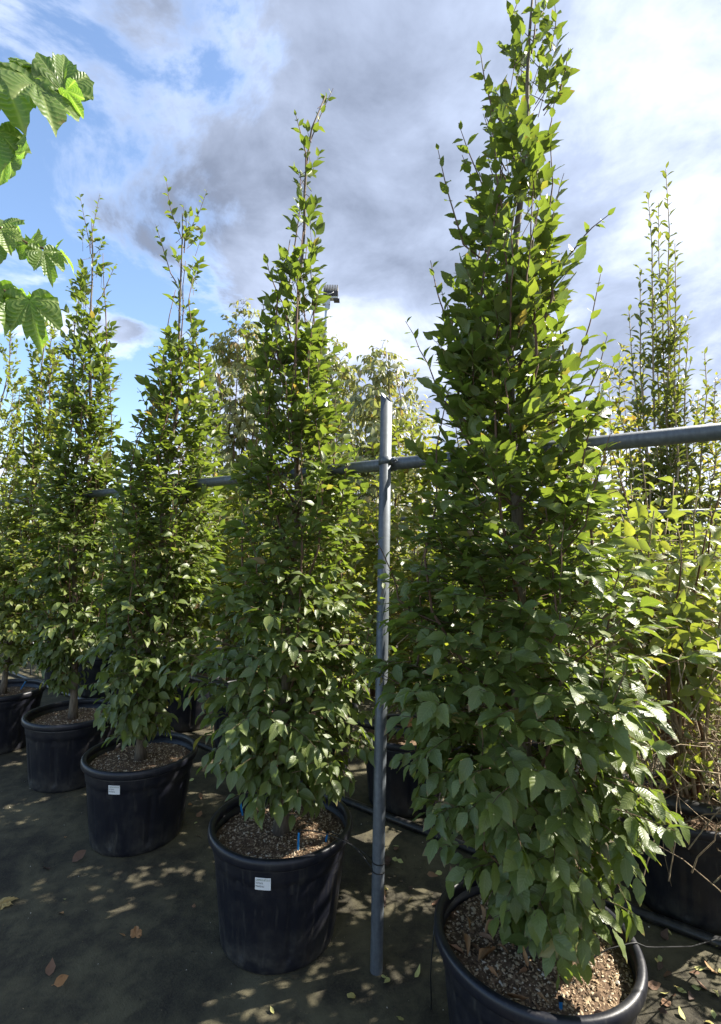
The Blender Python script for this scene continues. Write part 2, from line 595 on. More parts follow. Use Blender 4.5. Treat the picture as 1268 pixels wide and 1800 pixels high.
K_BIG = LeafKind('hornbeam_leaf_pleated', M_HORN, 10, 0.47, 'ovate', pleat=0.0045, serr=0.06, nvar=10, tints=(0.10, 0.22, 0.34, 0.46, 0.58, 0.72, 0.90, 0.97))
K_HORN = LeafKind('hornbeam_leaf', M_HORN, 6, 0.50, 'ovate', nvar=10, tints=(0.10, 0.22, 0.34, 0.46, 0.58, 0.72, 0.90, 0.97))
K_SUNNY = LeafKind('shrub_leaf', M_SUNNY, 5, 0.52, 'ovate', nvar=8, tints=(0.15, 0.3, 0.45, 0.6, 0.75, 0.9))
K_DOG = LeafKind('dogwood_leaf', M_DOG, 6, 0.48, 'ovate', fold=(0.1, 0.6), curl=(0.1, 0.6), nvar=8, tints=(0.15, 0.3, 0.45, 0.6, 0.75, 0.93))
K_WEEP = LeafKind('weeping_leaf', M_WEEP, 5, 0.46, 'ovate', fold=(0.2, 0.8), curl=(0.0, 0.4), nvar=8, tints=(0.15, 0.3, 0.5, 0.65, 0.85))
K_SLIM = LeafKind('slim_leaf', M_SLIM, 4, 0.36, 'lance', fold=(0.2, 0.7), curl=(-0.15, 0.2), nvar=6, tints=(0.15, 0.3, 0.5, 0.65, 0.9))


class Leaves:
    """arrays of leaf position, direction, normal, length, tint (world space)"""
    def __init__(self):
        self.p, self.d, self.n, self.l, self.t = [], [], [], [], []

    def add(self, p, d, n, l, t):
        d = d / (np.linalg.norm(d, axis=-1, keepdims=True) + 1e-9)
        n = n - d * (n * d).sum(-1, keepdims=True)
        n = n / (np.linalg.norm(n, axis=-1, keepdims=True) + 1e-9)
        self.p.append(p.reshape(-1, 3)); self.d.append(d.reshape(-1, 3)); self.n.append(n.reshape(-1, 3))
        self.l.append(np.ravel(l)); self.t.append(np.ravel(t))

    def cat(self):
        return [np.concatenate(x) for x in (self.p, self.d, self.n, self.l, self.t)]


def build_leaves(L, kind, parent, base, n_single, rng, leaf_name='leaf', mass_name='foliage'):
    p, d, n, l, t = L.cat()
    N = len(p)
    side = np.cross(d, n)
    var = rng.integers(0, kind.nvar, N)
    base = np.asarray(base, float)
    # which ones show largest: first in their little patch of the picture, then by size facing the camera
    x, y, dep = project(p + d * l[:, None] * 0.5)
    view = p - CAM
    view /= np.linalg.norm(view, axis=1)[:, None]
    face = np.abs((n * view).sum(1)) * 0.8 + 0.2
    score = (l / np.maximum(dep, .2)) ** 2 * face
    inside = (x > -20) & (x < 1288) & (y > -20) & (y < 1820) & (dep > 0.2)
    cell = max(4.0, float(np.median(l / np.maximum(dep, .2)) * F * 0.55))
    key = (np.floor(x / cell).astype(np.int64) * 10000 + np.floor(y / cell).astype(np.int64))
    order = np.lexsort((dep, key))
    first = np.zeros(N, bool)
    ko = key[order]
    first[order[np.r_[True, ko[1:] != ko[:-1]]]] = True
    cand = np.where(first & inside)[0]
    cand = cand[np.argsort(-score[cand])][:n_single]
    single = np.zeros(N, bool); single[cand] = True
    for i in cand:
        ti = int(np.abs(kind.tints - t[i]).argmin())
        o = bpy.data.objects.new(leaf_name, kind.shared(int(var[i]), ti))
        COL.objects.link(o)
        o.parent = parent
        s = l[i]; q = p[i] - base
        a, b, c = side[i] * s, d[i] * s, n[i] * s
        o.matrix_local = Matrix(((a[0], b[0], c[0], q[0]), (a[1], b[1], c[1], q[1]), (a[2], b[2], c[2], q[2]), (0, 0, 0, 1)))
    r = ~single
    if r.sum() == 0:
        return
    V = kind.V[var[r]] * l[r][:, None, None]
    W = (p[r] - base)[:, None, :] + V[:, :, 0:1] * side[r][:, None, :] + V[:, :, 1:2] * d[r][:, None, :] + V[:, :, 2:3] * n[r][:, None, :]
    m, nv = W.shape[:2]
    T = (kind.T[None] + (np.arange(m) * nv)[:, None, None]).reshape(-1, 3)
    me = mesh_np(mass_name, W.reshape(-1, 3), T, 3, {'tint': np.repeat(t[r], nv), 'luv': np.tile(kind.U, (m, 1))})
    o = link(mass_name, me, kind.mat, parent)
    o['kind'] = 'stuff'


def vnoise(a, b, seed):
    """smooth value noise over (angle, height) for uneven outlines"""
    return (np.sin(a * 2 + b * 7.1 + seed) + np.sin(a * 3 - b * 11.3 + seed * 2.1) + np.sin(a * 5 + b * 17.7 + seed * 3.7) + np.sin(-a * 4 + b * 25.0 + seed * 1.3)) / 4


def twigs_mesh(P0, D, B, Ln, rad, base, nst=4, sides=3):
    """many thin curved twigs at once"""
    N = len(P0)
    s = np.linspace(0, 1, nst)
    P = P0[:, None] + Ln[:, None, None] * (D[:, None] * s[None, :, None] + B[:, None] * (s ** 2)[None, :, None])
    T = D[:, None] + 2 * B[:, None] * s[None, :, None]
    T /= np.linalg.norm(T, axis=-1, keepdims=True) + 1e-9
    ref = np.array([0.31, 0.52, 0.11])
    A = np.cross(T, ref); A /= np.linalg.norm(A, axis=-1, keepdims=True) + 1e-9
    Bn = np.cross(T, A)
    rr = rad[:, None] * (1 - 0.6 * s[None])
    th = np.arange(sides) * 2 * math.pi / sides
    V = P[:, :, None] + rr[:, :, None, None] * (np.cos(th)[None, None, :, None] * A[:, :, None] + np.sin(th)[None, None, :, None] * Bn[:, :, None])
    V = V.reshape(N, nst * sides, 3) - np.asarray(base)
    q = []
    for i in range(nst - 1):
        for j in range(sides):
            q.append((i * sides + j, i * sides + (j + 1) % sides, (i + 1) * sides + (j + 1) % sides, (i + 1) * sides + j))
    q = np.array(q)
    Q = (q[None] + (np.arange(N) * nst * sides)[:, None, None]).reshape(-1, 4)
    return V.reshape(-1, 3), Q


def unit(v):
    return v / (np.linalg.norm(v, axis=-1, keepdims=True) + 1e-9)


def shoot_leaves(L, pts, spacing, ll, rng, tint, angle=0.8, start=0.1, droop=0.0, spiral=True, tsd=0.1, opposite=False):
    """leaves along one long shoot"""
    pts = np.asarray(pts, float)
    seg = np.linalg.norm(np.diff(pts, axis=0), axis=1)
    cum = np.r_[0, np.cumsum(seg)]
    tot = cum[-1]
    s = np.arange(tot * start, tot, spacing)
    if len(s) == 0:
        return
    s = np.clip(s + rng.normal(0, spacing * 0.15, len(s)), 0, tot)
    if opposite:
        s = np.repeat(s, 2)
    P = np.stack([np.interp(s, cum, pts[:, k]) for k in range(3)], -1)
    P2 = np.stack([np.interp(np.minimum(s + 0.02, tot + 1), cum, pts[:, k]) for k in range(3)], -1)
    P1 = np.stack([np.interp(s - 0.02, cum, pts[:, k]) for k in range(3)], -1)
    T = unit(P2 - P1)
    A = unit(np.cross(T, np.array([0.2, 0.1, 0.97]) + rng.normal(0, 0.02, 3)))
    B = np.cross(T, A)
    if opposite:
        ph = (np.arange(len(s)) % 2) * math.pi + (np.arange(len(s)) // 2) * math.pi / 2 + rng.normal(0, 0.3, len(s))
    elif spiral:
        ph = np.arange(len(s)) * 2.4 + rng.uniform(0, 6) + rng.normal(0, 0.4, len(s))
    else:
        ph = np.arange(len(s)) * math.pi + rng.uniform(0, 6) + rng.normal(0, 0.3, len(s))
    S = np.cos(ph)[:, None] * A + np.sin(ph)[:, None] * B
    an = angle + rng.normal(0, 0.2, len(s))
    d = T * np.cos(an)[:, None] + S * np.sin(an)[:, None] + np.array([0, 0, -1.0]) * droop
    nn = T * 0.8 - S * 0.5 + np.array([0, 0, 0.5]) + rng.normal(0, 0.25, (len(s), 3))
    frac = s / tot
    L.add(P, d, nn, ll * (1 - 0.45 * frac ** 3) * rng.uniform(0.75, 1.15, len(s)), np.clip(rng.normal(tint, tsd, len(s)), 0, 0.8))


# ------------------------------------------------------------------ a crown of twigs round an axis
def crown(L, axis, rad, z0, z1, n_tw, K, rng, leaf, tint, seed, a_bot=0.1, a_top=1.1, droop_bot=0.75, droop_top=0.0,
          y_scale=1.0, core=0.5, tsd=0.11, tl=(0.10, 0.22), odd=0.014, rough_out=0.22, up_pow=1.0, density=None, droop_end=0.5, up_align=0.0):
    """axis(z)->(x,y); rad(z)->r; returns twig arrays"""
    zs = np.linspace(z0, z1, 200)
    w_ = np.maximum(rad(zs), 0.012) ** 1.05
    if density is not None:
        w_ = w_ * density(zs)
    cdf = np.cumsum(w_); cdf /= cdf[-1]
    z = np.interp(rng.uniform(0, 1, n_tw), cdf, zs)
    ph = rng.uniform(0, 2 * math.pi, n_tw)
    r = rad(z)
    out = 1 - core * rng.uniform(0, 1, n_tw) ** 1.5
    rr = r * out * (1 + rough_out * vnoise(ph, z * 1.6, seed) + rng.normal(0, 0.05, n_tw))
    t = (z - z0) / (z1 - z0)
    radial = np.stack([np.cos(ph), np.sin(ph) * y_scale, 0 * ph], -1)
    ax = axis(z)
    tip = np.stack([ax[0], ax[1], z], -1) + radial * rr[:, None]
    Ln = np.clip(r * 0.9, tl[0] * 0.5, 1) * 0 + np.minimum(rng.uniform(tl[0], tl[1], n_tw), 0.03 + rr * 1.05)
    al = a_bot + (a_top - a_bot) * t ** up_pow + rng.normal(0, 0.18, n_tw)
    tang = np.stack([-np.sin(ph), np.cos(ph), 0 * ph], -1) * rng.normal(0, 0.35, n_tw)[:, None]
    D = unit(radial * np.cos(al)[:, None] + np.array([0, 0, 1.0]) * np.sin(al)[:, None] + tang)
    dr = droop_top + (droop_bot - droop_top) * np.clip(1 - t / droop_end, 0, 1) ** 0.8
    B = np.array([0, 0, -1.0]) * (0.30 * dr + 0.02)[:, None] + rng.normal(0, 0.05, (n_tw, 3))
    P0 = tip - Ln[:, None] * (D + B)
    # leaves along each twig in two ranks
    s = (np.arange(K) + 0.7) / K
    s = s[None] * np.ones((n_tw, 1)) + rng.normal(0, 0.03, (n_tw, K))
    P = P0[:, None] + Ln[:, None, None] * (D[:, None] * s[..., None] + B[:, None] * (s ** 2)[..., None])
    T = unit(D[:, None] + 2 * B[:, None] * s[..., None])
    upv = np.array([0, 0, 1.0])
    S = unit(np.cross(T, upv + radial[:, None] * 0.3))
    sg = np.where(np.arange(K) % 2 == 0, 1.0, -1.0)[None, :, None]
    spread = rng.uniform(0.45, 1.0, (n_tw, K, 1))
    spread[:, -1] *= 0.15
    d = T * (0.55 + 0.45 * t[:, None, None] * up_align) + S * sg * spread + np.array([0, 0, -1.0]) * dr[:, None, None] * rng.uniform(0.15, 1.15, (n_tw, K, 1)) + rng.normal(0, 0.22, (n_tw, K, 3))
    nn = upv + radial[:, None] * (0.2 + 0.4 * dr[:, None, None]) + rng.normal(0, 0.42, (n_tw, K, 3))
    ll = leaf * rng.uniform(0.68, 1.18, (n_tw, K)) * (1 - 0.25 * (t[:, None] > 0.9))
    tt = np.clip(rng.normal(tint, tsd, (n_tw, K)) + 0.10 * (t[:, None] - 0.3) + rng.normal(0, 0.05, (n_tw, 1)), 0.0, 0.80)
    od = rng.uniform(0, 1, (n_tw, K))
    tt = np.where(od < odd, rng.uniform(0.84, 1.0, (n_tw, K)), tt)
    nl = np.clip(np.round(K * Ln / tl[1] * rng.uniform(0.9, 1.5, n_tw)), 2, K)[:, None]
    keep = (np.arange(K)[None] >= K - nl)
    L.add(P[keep], d[keep], nn[keep], ll[keep], tt[keep])
    return P0, D, B, Ln


def interp_fn(zs, vs):
    zs = np.asarray(zs, float); vs = np.asarray(vs, float)
    o = np.argsort(zs)
    return lambda z: np.interp(z, zs[o], vs[o])


# ------------------------------------------------------------------ ground
gm = mesh_py('ground', [(-300, -300, 0), (300, -300, 0), (300, 300, 0), (-300, 300, 0)], [(0, 1, 2, 3)], False)
gnd = link('ground', gm, M_GROUND)
gnd['kind'] = 'structure'
rg = np.random.default_rng(5)


def pebbles(name, pts, size, rng, mat, tint, parent=None, flat=0.6):
    """little angular stones / chips as one mesh"""
    base = np.array([(1, 0, 0), (-1, 0, 0), (0, 1, 0), (0, -1, 0), (0, 0, 1), (0, 0, -1)], float)
    T = np.array([(0, 2, 4), (2, 1, 4), (1, 3, 4), (3, 0, 4), (2, 0, 5), (1, 2, 5), (3, 1, 5), (0, 3, 5)])
    N = len(pts)
    a = rng.uniform(0, 6.28, N)
    sz = np.stack([size, size * rng.uniform(0.5, 1, N), size * rng.uniform(0.3, 1, N) * flat], -1)
    V = base[None] * (1 + rng.normal(0, 0.18, (N, 6, 1))) * sz[:, None]
    c, s = np.cos(a)[:, None], np.sin(a)[:, None]
    tl_ = rng.normal(0, 0.4, (N, 1))
    X = V[:, :, 0] * c - V[:, :, 1] * s; Y = V[:, :, 0] * s + V[:, :, 1] * c; Z = V[:, :, 2] + V[:, :, 0] * tl_
    W = np.stack([X, Y, Z], -1) + pts[:, None]
    TT = (T[None] + (np.arange(N) * 6)[:, None, None]).reshape(-1, 3)
    me = mesh_np(name, W.reshape(-1, 3), TT, 3, {'tint': np.repeat(tint, 6)}, smooth=False)
    return link(name, me, mat, parent)


ng = 1500
gp = np.stack([rg.uniform(-3.2, 2.6, ng), rg.uniform(0.9, 4.6, ng), np.full(ng, 0.0015)], -1)
gs = 0.0012 + 0.0028 * rg.uniform(0, 1, ng) ** 5
grit = pebbles('grit', gp, gs, rg, M_CHIP, np.where(rg.uniform(0, 1, ng) < 0.4, 1.0, rg.uniform(0, 0.7, ng)))
tag(grit, 'pale grit and soil crumbs strewn over the dark ground cloth', 'grit', kind='stuff')

# ------------------------------------------------------------------ pots
POTS = [(0.516, 1.487), (-0.285, 2.042), (-1.117, 2.674), (-1.814, 3.265), (-2.62, 3.74), (-3.36, 4.28)]
POT_H, POT_D, POT_B = 0.411, 0.56, 0.435
NSEG = 144


def pot_body_geo():
    prof = [(0.0, 0.004), (0.200, 0.004), (0.2105, 0.0), (0.2165, 0.006), (0.219, 0.02), (0.2215, 0.04), (0.2225, 0.044)]
    for z in np.linspace(0.06, 0.30, 7):
        prof.append((0.2175 + z * 0.112, z))
    prof += [(0.2525, 0.312), (0.2562, 0.318), (0.2585, 0.335), (0.2605, 0.362), (0.2605, 0.378),
             (0.2545, 0.378), (0.2525, 0.34), (0.249, 0.28)]

    def rf(r, z, j, i):
        if 0.043 < z < 0.313 and i < 15:
            k = j % 18
            if k in (0, 1): return r - 0.0042
            if k in (9,): return r - 0.0022
        return r
    return lathe_geo(prof, NSEG, rf)


def pot_rim_geo():
    prof = []
    cx, cz, a, b = 0.2665, 0.392, 0.0135, 0.0195
    for t_ in np.linspace(-0.5 * math.pi, 1.5 * math.pi, 19):
        c, s = math.cos(t_), math.sin(t_)
        prof.append((cx + a * np.sign(c) * abs(c) ** 0.75, cz + b * np.sign(s) * abs(s) ** 0.75))
    return lathe_geo(prof, 96)


BODY_ME = mesh_py('pot_body', *pot_body_geo())
RIM_ME = mesh_py('pot_rim', *pot_rim_geo())
BODY_ME.materials.append(M_POT); RIM_ME.materials.append(M_POT)
SOIL_Z = 0.352


def soil_geo(seed):
    V, Fc = [], []
    nr, ns = 14, 56
    rgs = np.random.default_rng(seed)
    for i in range(nr + 1):
        r = 0.2545 * i / nr
        for j in range(ns):
            a = 2 * math.pi * j / ns
            z = SOIL_Z + 0.014 * (1 - (r / 0.25) ** 2) + 0.006 * vnoise(np.array(a), np.array(r * 6), seed) + rgs.normal(0, 0.0018)
            V.append((r * math.cos(a), r * math.sin(a), z))
    for i in range(nr):
        for j in range(ns):
            Fc.append((i * ns + j, i * ns + (j + 1) % ns, (i + 1) * ns + (j + 1) % ns, (i + 1) * ns + j))
    return V, Fc


def make_pot(xy, label, nchip, seed, rot, group='black nursery pots'):
    p = thing('nursery_pot', label, 'pot', (xy[0], xy[1], 0), group)
    b = link('body', BODY_ME, M_POT, p); b.rotation_euler[2] = rot
    link('rim', RIM_ME, M_POT, p)
    link('soil', mesh_py('soil', *soil_geo(seed)), M_SOIL, p)
    if nchip:
        rgc = np.random.default_rng(seed + 50)
        r = 0.245 * np.sqrt(rgc.uniform(0, 1, nchip)); a = rgc.uniform(0, 6.283, nchip)
        z = SOIL_Z + 0.014 * (1 - (r / 0.25) ** 2) + 0.006 * vnoise(a, r * 6, seed) + 0.002
        sz = 0.0022 + 0.0055 * rgc.uniform(0, 1, nchip) ** 2.5
        ch = pebbles('soil_chips', np.stack([r * np.cos(a), r * np.sin(a), z], -1), sz, rgc, M_CHIP, np.clip(rgc.beta(1.9, 1.5, nchip), 0, 1), p)
        ch['kind'] = 'stuff'
    return p


def text_mesh(s, size):
    cu = bpy.data.curves.new('t', 'FONT')
    cu.body = s; cu.size = size; cu.resolution_u = 2
    o = bpy.data.objects.new('t', cu)
    COL.objects.link(o)
    bpy.context.view_layer.update()
    me = bpy.data.meshes.new_from_object(o.evaluated_get(bpy.context.evaluated_depsgraph_get()))
    bpy.data.objects.remove(o)
    bpy.data.curves.remove(cu)
    co = np.array([v.co[:] for v in me.vertices]).reshape(-1, 3)
    fc = [tuple(p.vertices) for p in me.polygons]
    bpy.data.meshes.remove(me)
    return co, fc


def sticker(pot, ang, zc, wid=0.055, hei=0.042, tilt=-0.0):
    """white printed label wrapped on the pot wall; ang = direction on the pot that it faces"""
    def wrap(x, y, lift):
        z = zc + y
        r = 0.2175 + z * 0.112 + 0.0052 + lift if z < 0.312 else 0.2612 + lift
        r = 0.2615 + lift - (0.335 - z) * 0.112
        a = ang + x / r
        return (r * math.cos(a), r * math.sin(a), z)
    nx = 8
    V, Fc = [], []
    for l_ in (0.0005, -0.0006):
        for j in range(2):
            for i in range(nx + 1):
                V.append(wrap((i / nx - 0.5) * wid, (j - 0.5) * hei, l_))
    m = nx + 1
    for i in range(nx):
        Fc.append((i, i + 1, m + i + 1, m + i))
        Fc.append((2 * m + i, 3 * m + i, 3 * m + i + 1, 2 * m + i + 1))
        Fc.append((i, 2 * m + i, 2 * m + i + 1, i + 1)); Fc.append((m + i, m + i + 1, 3 * m + i + 1, 3 * m + i))
    Fc.append((0, m, 3 * m, 2 * m)); Fc.append((nx, 2 * m + nx, 3 * m + nx, m + nx))
    lab = link('label', mesh_py('label', V, Fc, False), M_WHITE, pot)
    lab['label'] = 'white printed plant label on the pot wall'
    lines = [('CARPINUS BETULUS', 0.0095, 0.0105, 0.050, M_INKG), ('FASTIGIATA', 0.0095, -0.0005, 0.026, M_INK), ('PIRAMIDALE', 0.0095, -0.0115, 0.030, M_INK)]
    for s, size, y, width, mt in lines:
        co, fc = text_mesh(s, size)
        co[:, 0] *= width / co[:, 0].max()
        V = [wrap(x - wid / 2 + 0.0025, y + yy, 0.0009) for x, yy, _ in co]
        link('lettering', mesh_py('lettering', V, fc, False), mt, lab)


pot_labels = ['big black round pot under overhanging leaves, one short blue stake in its soil',
              'black round pot with a white label and three blue stakes in its soil',
              'black round pot with a white label, its soil free of blue stakes',
              'black round pot between the white-labelled pot without stakes and the last pots of the row',
              'black round pot with one blue stake leaning close by its trunk',
              'black round pot that ends the row beyond the leaning blue stake']
pots = []
for i, xy in enumerate(POTS):
    pots.append(make_pot(xy, pot_labels[i], [4200, 3200, 2200, 1400, 700, 0][i], 20 + i, 0.3 * i))


def face_angle(xy, off):
    return math.atan2(-xy[1], -xy[0]) + off


sticker(pots[1], face_angle(POTS[1], -0.22), 0.328)
sticker(pots[2], face_angle(POTS[2], -0.44), 0.328)

# ------------------------------------------------------------------ hornbeam trees
TREES = [
    dict(sil=[(-25, 928, 950), (15, 900, 975), (60, 884, 982), (110, 866, 992), (170, 860, 995), (230, 848, 992), (300, 832, 992), (400, 808, 994), (500, 775, 1008), (600, 738, 1040), (700, 722, 1052),
              (800, 705, 1072), (900, 690, 1105), (1000, 655, 1150), (1100, 636, 1180), (1200, 618, 1185), (1300, 634, 1168), (1400, 680, 1150), (1500, 735, 1138), (1570, 800, 1120), (1620, 850, 1090)],
         n=1150, K=9, leaf=0.062, tint=0.27, kind=K_BIG, tr=0.029, shrink=0.83,
         shoots=[[(815, 430), (785, 330), (770, 262)], [(850, 330), (822, 262), (806, 216)], [(868, 200), (852, 140), (843, 80)], [(985, 470), (1035, 405), (1080, 370)], [(1015, 640), (1040, 560), (1056, 482)],
                 [(940, 60), (943, 20), (940, -30)], [(968, 90), (978, 40), (975, 2)], [(985, 160), (995, 120), (1000, 84)], [(800, 600), (770, 520), (757, 458)], [(905, 60), (900, 30), (912, 0)], [(1020, 720), (1055, 640), (1068, 590)]],
         label='dense columnar hornbeam with big pleated leaves hanging over the pot with one short blue stake'),
    dict(sil=[(165, 566, 587), (215, 534, 570), (260, 522, 566), (330, 514, 560), (390, 510, 562), (430, 494, 564), (470, 480, 568), (540, 456, 578), (620, 445, 600), (700, 428, 616), (780, 415, 640), (860, 410, 648), (940, 392, 650), (1020, 370, 652),
              (1100, 335, 675), (1180, 312, 700), (1250, 318, 696), (1320, 348, 664), (1370, 380, 620), (1405, 420, 580)],
         n=930, K=8, leaf=0.062, tint=0.25, kind=K_HORN, tr=0.024, shrink=0.87, thin=(160, 430, 0.55),
         shoots=[[(545, 250), (565, 200), (586, 155)], [(538, 270), (528, 230), (520, 202)], [(490, 520), (474, 480), (466, 445)]],
         label='columnar hornbeam with one long thin leader, growing in the pot with three blue stakes'),
    dict(sil=[(372, 300, 345), (400, 285, 360), (430, 298, 350), (470, 290, 356), (520, 300, 345), (570, 290, 350), (610, 272, 365), (680, 258, 385), (740, 245, 392), (800, 215, 392), (860, 205, 395), (940, 190, 395), (1020, 172, 385),
              (1100, 160, 368), (1180, 155, 352), (1240, 165, 335), (1285, 190, 300)],
         n=880, K=8, leaf=0.062, tint=0.30, kind=K_HORN, tr=0.022, shrink=0.93, thin=(380, 590, 0.42),
         shoots=[[(320, 420), (300, 370), (293, 318)], [(325, 420), (350, 375), (364, 335)], [(300, 480), (285, 430), (274, 395)], [(325, 430), (328, 390), (322, 360)]],
         label='columnar hornbeam forked into several shoots at its tip, above the labelled pot without blue stakes'),
    dict(sil=[(380, 148, 172), (420, 140, 182), (480, 132, 190), (540, 122, 194), (600, 114, 200), (700, 108, 200), (780, 95, 204), (860, 76, 208), (940, 55, 210), (1020, 45, 206), (1100, 48, 190), (1160, 62, 165), (1205, 85, 145)],
         n=820, K=8, leaf=0.062, tint=0.24, kind=K_HORN, tr=0.022, shrink=0.95, thin=(370, 560, 0.5),
         shoots=[[(158, 430), (148, 380), (140, 340)], [(160, 420), (168, 380), (176, 340)], [(180, 520), (192, 490), (204, 465)]],
         label='slim dark hornbeam with two short tip shoots, between the fork-tipped hornbeam and the sunlit ones'),
    dict(sil=[(545, 70, 92), (600, 62, 104), (660, 48, 112), (740, 42, 116), (820, 30, 112), (900, 10, 110), (980, -15, 100), (1060, -35, 90), (1130, -30, 70), (1175, 0, 45)],
         n=620, K=8, leaf=0.062, tint=0.56, kind=K_HORN, tr=0.020, shrink=0.96,  # tint raised to put sunlight into the leaf colour
         shoots=[[(80, 600), (82, 550), (86, 512)], [(90, 600), (98, 570), (106, 545)]],
         label='yellow-green sunlit hornbeam behind the pot with the leaning blue stake'),
    dict(sil=[(590, 8, 30), (650, -2, 42), (740, -25, 45), (820, -45, 42), (900, -60, 38), (1000, -80, 30), (1100, -85, 15), (1150, -60, -20)],
         n=520, K=8, leaf=0.062, tint=0.58, kind=K_HORN, tr=0.020, shrink=0.96,  # sunlit look comes from the raised leaf tint here too
         shoots=[[(18, 660), (17, 610), (20, 572)]],
         label='yellow-green sunlit hornbeam that ends the row of hornbeams'),
]


def make_tree(i):
    S = TREES[i]
    X, Y = POTS[i]
    rng = np.random.default_rng(100 + i)
    zs, cs, rs = [], [], []
    for (py, xl, xr) in S['sil']:
        a, b = at(xl, py, Y), at(xr, py, Y)
        zs.append((a[2] + b[2]) / 2); cs.append((a[0] + b[0]) / 2); rs.append((b[0] - a[0]) / 2 * S['shrink'])
    zs, cs, rs = map(np.array, (zs, cs, rs))
    z1, z0 = zs.max(), zs.min()
    rad = interp_fn(zs, rs)
    cfun = interp_fn(zs, cs)
    ax = lambda z: (cfun(z), np.full_like(np.asarray(z, float), Y))
    base = np.array([X, Y, SOIL_Z])
    t = thing('hornbeam_tree', S['label'], 'tree', base, 'potted columnar hornbeams')
    # trunk
    zt = np.linspace(SOIL_Z - 0.02, z1 - 0.02, 22)
    f_ = np.clip((zt - SOIL_Z) / (z1 - SOIL_Z), 0, 1)
    bl = np.clip((zt - SOIL_Z) / 0.9, 0, 1)
    xs = X + (cfun(zt) - X) * bl * 0.75 + 0.010 * np.sin(zt * 5 + i) * bl
    top_fix = np.clip((f_ - 0.75) / 0.25, 0, 1)
    xs = xs * (1 - top_fix) + cfun(zt) * top_fix
    ys = Y + 0.012 * np.cos(zt * 4 + i)
    rt = S['tr'] * (1 - 0.88 * f_ ** 0.9) * (1 + 0.35 * np.exp(-(zt - SOIL_Z) / 0.04))
    trunk = np.stack([xs, ys, zt], -1)
    tube('trunk', trunk, rt, M_BARK, t, 10, base)
    tx = interp_fn(zt, xs)
    # ascending branches
    nb = 15
    for b in range(nb):
        za = z0 + (z1 - z0) * (0.02 + 0.60 * (b + rng.uniform(0, .6)) / nb)
        zl = (z1 - z0) * rng.uniform(0.22, 0.38)
        ph = b * 2.4 + rng.uniform(-.4, .4)
        s = np.linspace(0, 1, 7)
        zb = za + zl * s ** 1.05
        rb = np.minimum(rad(zb) * rng.uniform(0.5, 0.85), 0.30) * np.clip(s * 2.6, 0, 1) ** 0.8
        pts = np.stack([tx(zb) * (1 - s) + (s) * (tx(zb) * .5 + cfun(zb) * .5) + rb * np.cos(ph) + rng.normal(0, .006, 7), Y + rb * np.sin(ph) + rng.normal(0, .006, 7), zb], -1)
        pts[0] = (tx(za), Y, za)
        tube('branch', pts, np.linspace(0.0058, 0.0016, 7), M_TWIG, t, 6, base)
    L = Leaves()
    rules = [(z0 + (z1 - z0) * 0.45, z0 + (z1 - z0) * 0.7, 0.85), (z0 + (z1 - z0) * 0.7, z1, S.get('upper', 0.55))]
    if True:
        for k_ in ('thin', 'gap'):
            if k_ in S:
                ya, yb, fac = S[k_]
                rules.append((at(600, yb, Y)[2], at(600, ya, Y)[2], fac))

        def dens(zz):
            o = np.ones_like(zz)
            for lo, hi, fac in rules:
                o = np.where((zz > lo) & (zz < hi), o * fac, o)
            return o
    P0, D, B, Ln = crown(L, ax, rad, z0, z1, S['n'], S['K'], rng, S['leaf'], S['tint'], i * 1.7, density=dens, a_top=1.15, droop_bot=0.85, droop_top=-0.22, up_align=1.0, droop_end=0.45)
    V, Q = twigs_mesh(P0, D, B, Ln, np.full(len(P0), 0.0017), base)
    # free shoots that break the outline
    VV, QQ = [V], [Q]
    o_ = len(V)
    for sh in S['shoots']:
        yo = rng.uniform(-0.05, 0.05)
        pts = np.array([at(px, py, Y + yo) for px, py in sh])
        ss = np.linspace(0, 1, 8)
        q = np.stack([np.interp(ss, np.linspace(0, 1, len(pts)), pts[:, k]) for k in range(3)], -1)
        # start inside the crown, next to the trunk
        q0 = q[0] * 0.55 + np.array([cfun(q[0][2] - 0.12), Y, q[0][2] - 0.12]) * 0.45
        q = np.vstack([q0, q])
        tv, tf = tube_geo(q, np.linspace(0.0032, 0.001, len(q)), 4, cap=False)
        VV.append(tv - base); QQ.append(np.array(tf) + o_); o_ += len(tv)
        shoot_leaves(L, q, 0.030, S['leaf'] * 0.84, rng, S['tint'] + 0.12, angle=0.75, start=0.12, spiral=True)
    for q_ in range(S.get('auto', 46)):
        tz = rng.uniform(0.10, 0.62 if 'thin' in S else 0.86)
        za = z0 + (z1 - z0) * tz
        ph = rng.uniform(0, 6.283)
        ln = rng.uniform(0.16, 0.36) * (1 - 0.45 * tz)
        out = rng.uniform(0.62, 0.98)
        lean = rng.uniform(0.10, 0.45)
        sx5 = np.linspace(0, 1, 6)
        rr5 = rad(za) * out + lean * ln * sx5 ** 1.3
        pts = np.stack([cfun(za) + rr5 * math.cos(ph) + rng.normal(0, .003, 6), Y + rr5 * math.sin(ph) + rng.normal(0, .003, 6), za + ln * sx5], -1)
        p0 = np.array([[tx(za - 0.10), Y, za - 0.10]]) * 0.45 + pts[:1] * 0.55 - np.array([[0, 0, 0.06]])
        q = np.vstack([p0, pts])
        tv, tf = tube_geo(q, np.linspace(0.0030, 0.0009, len(q)), 4, cap=False)
        VV.append(tv - base); QQ.append(np.array(tf) + o_); o_ += len(tv)
        shoot_leaves(L, q, 0.030, S['leaf'] * 0.9, rng, S['tint'] + 0.1, angle=0.75, start=0.2, spiral=False)
    me = mesh_np('twigs', np.vstack(VV), np.vstack(QQ), 4)
    tw = link('twigs', me, M_TWIG, t)
    tw['kind'] = 'stuff'
    build_leaves(L, S['kind'], t, base, 300, rng)
    return t


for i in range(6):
    make_tree(i)

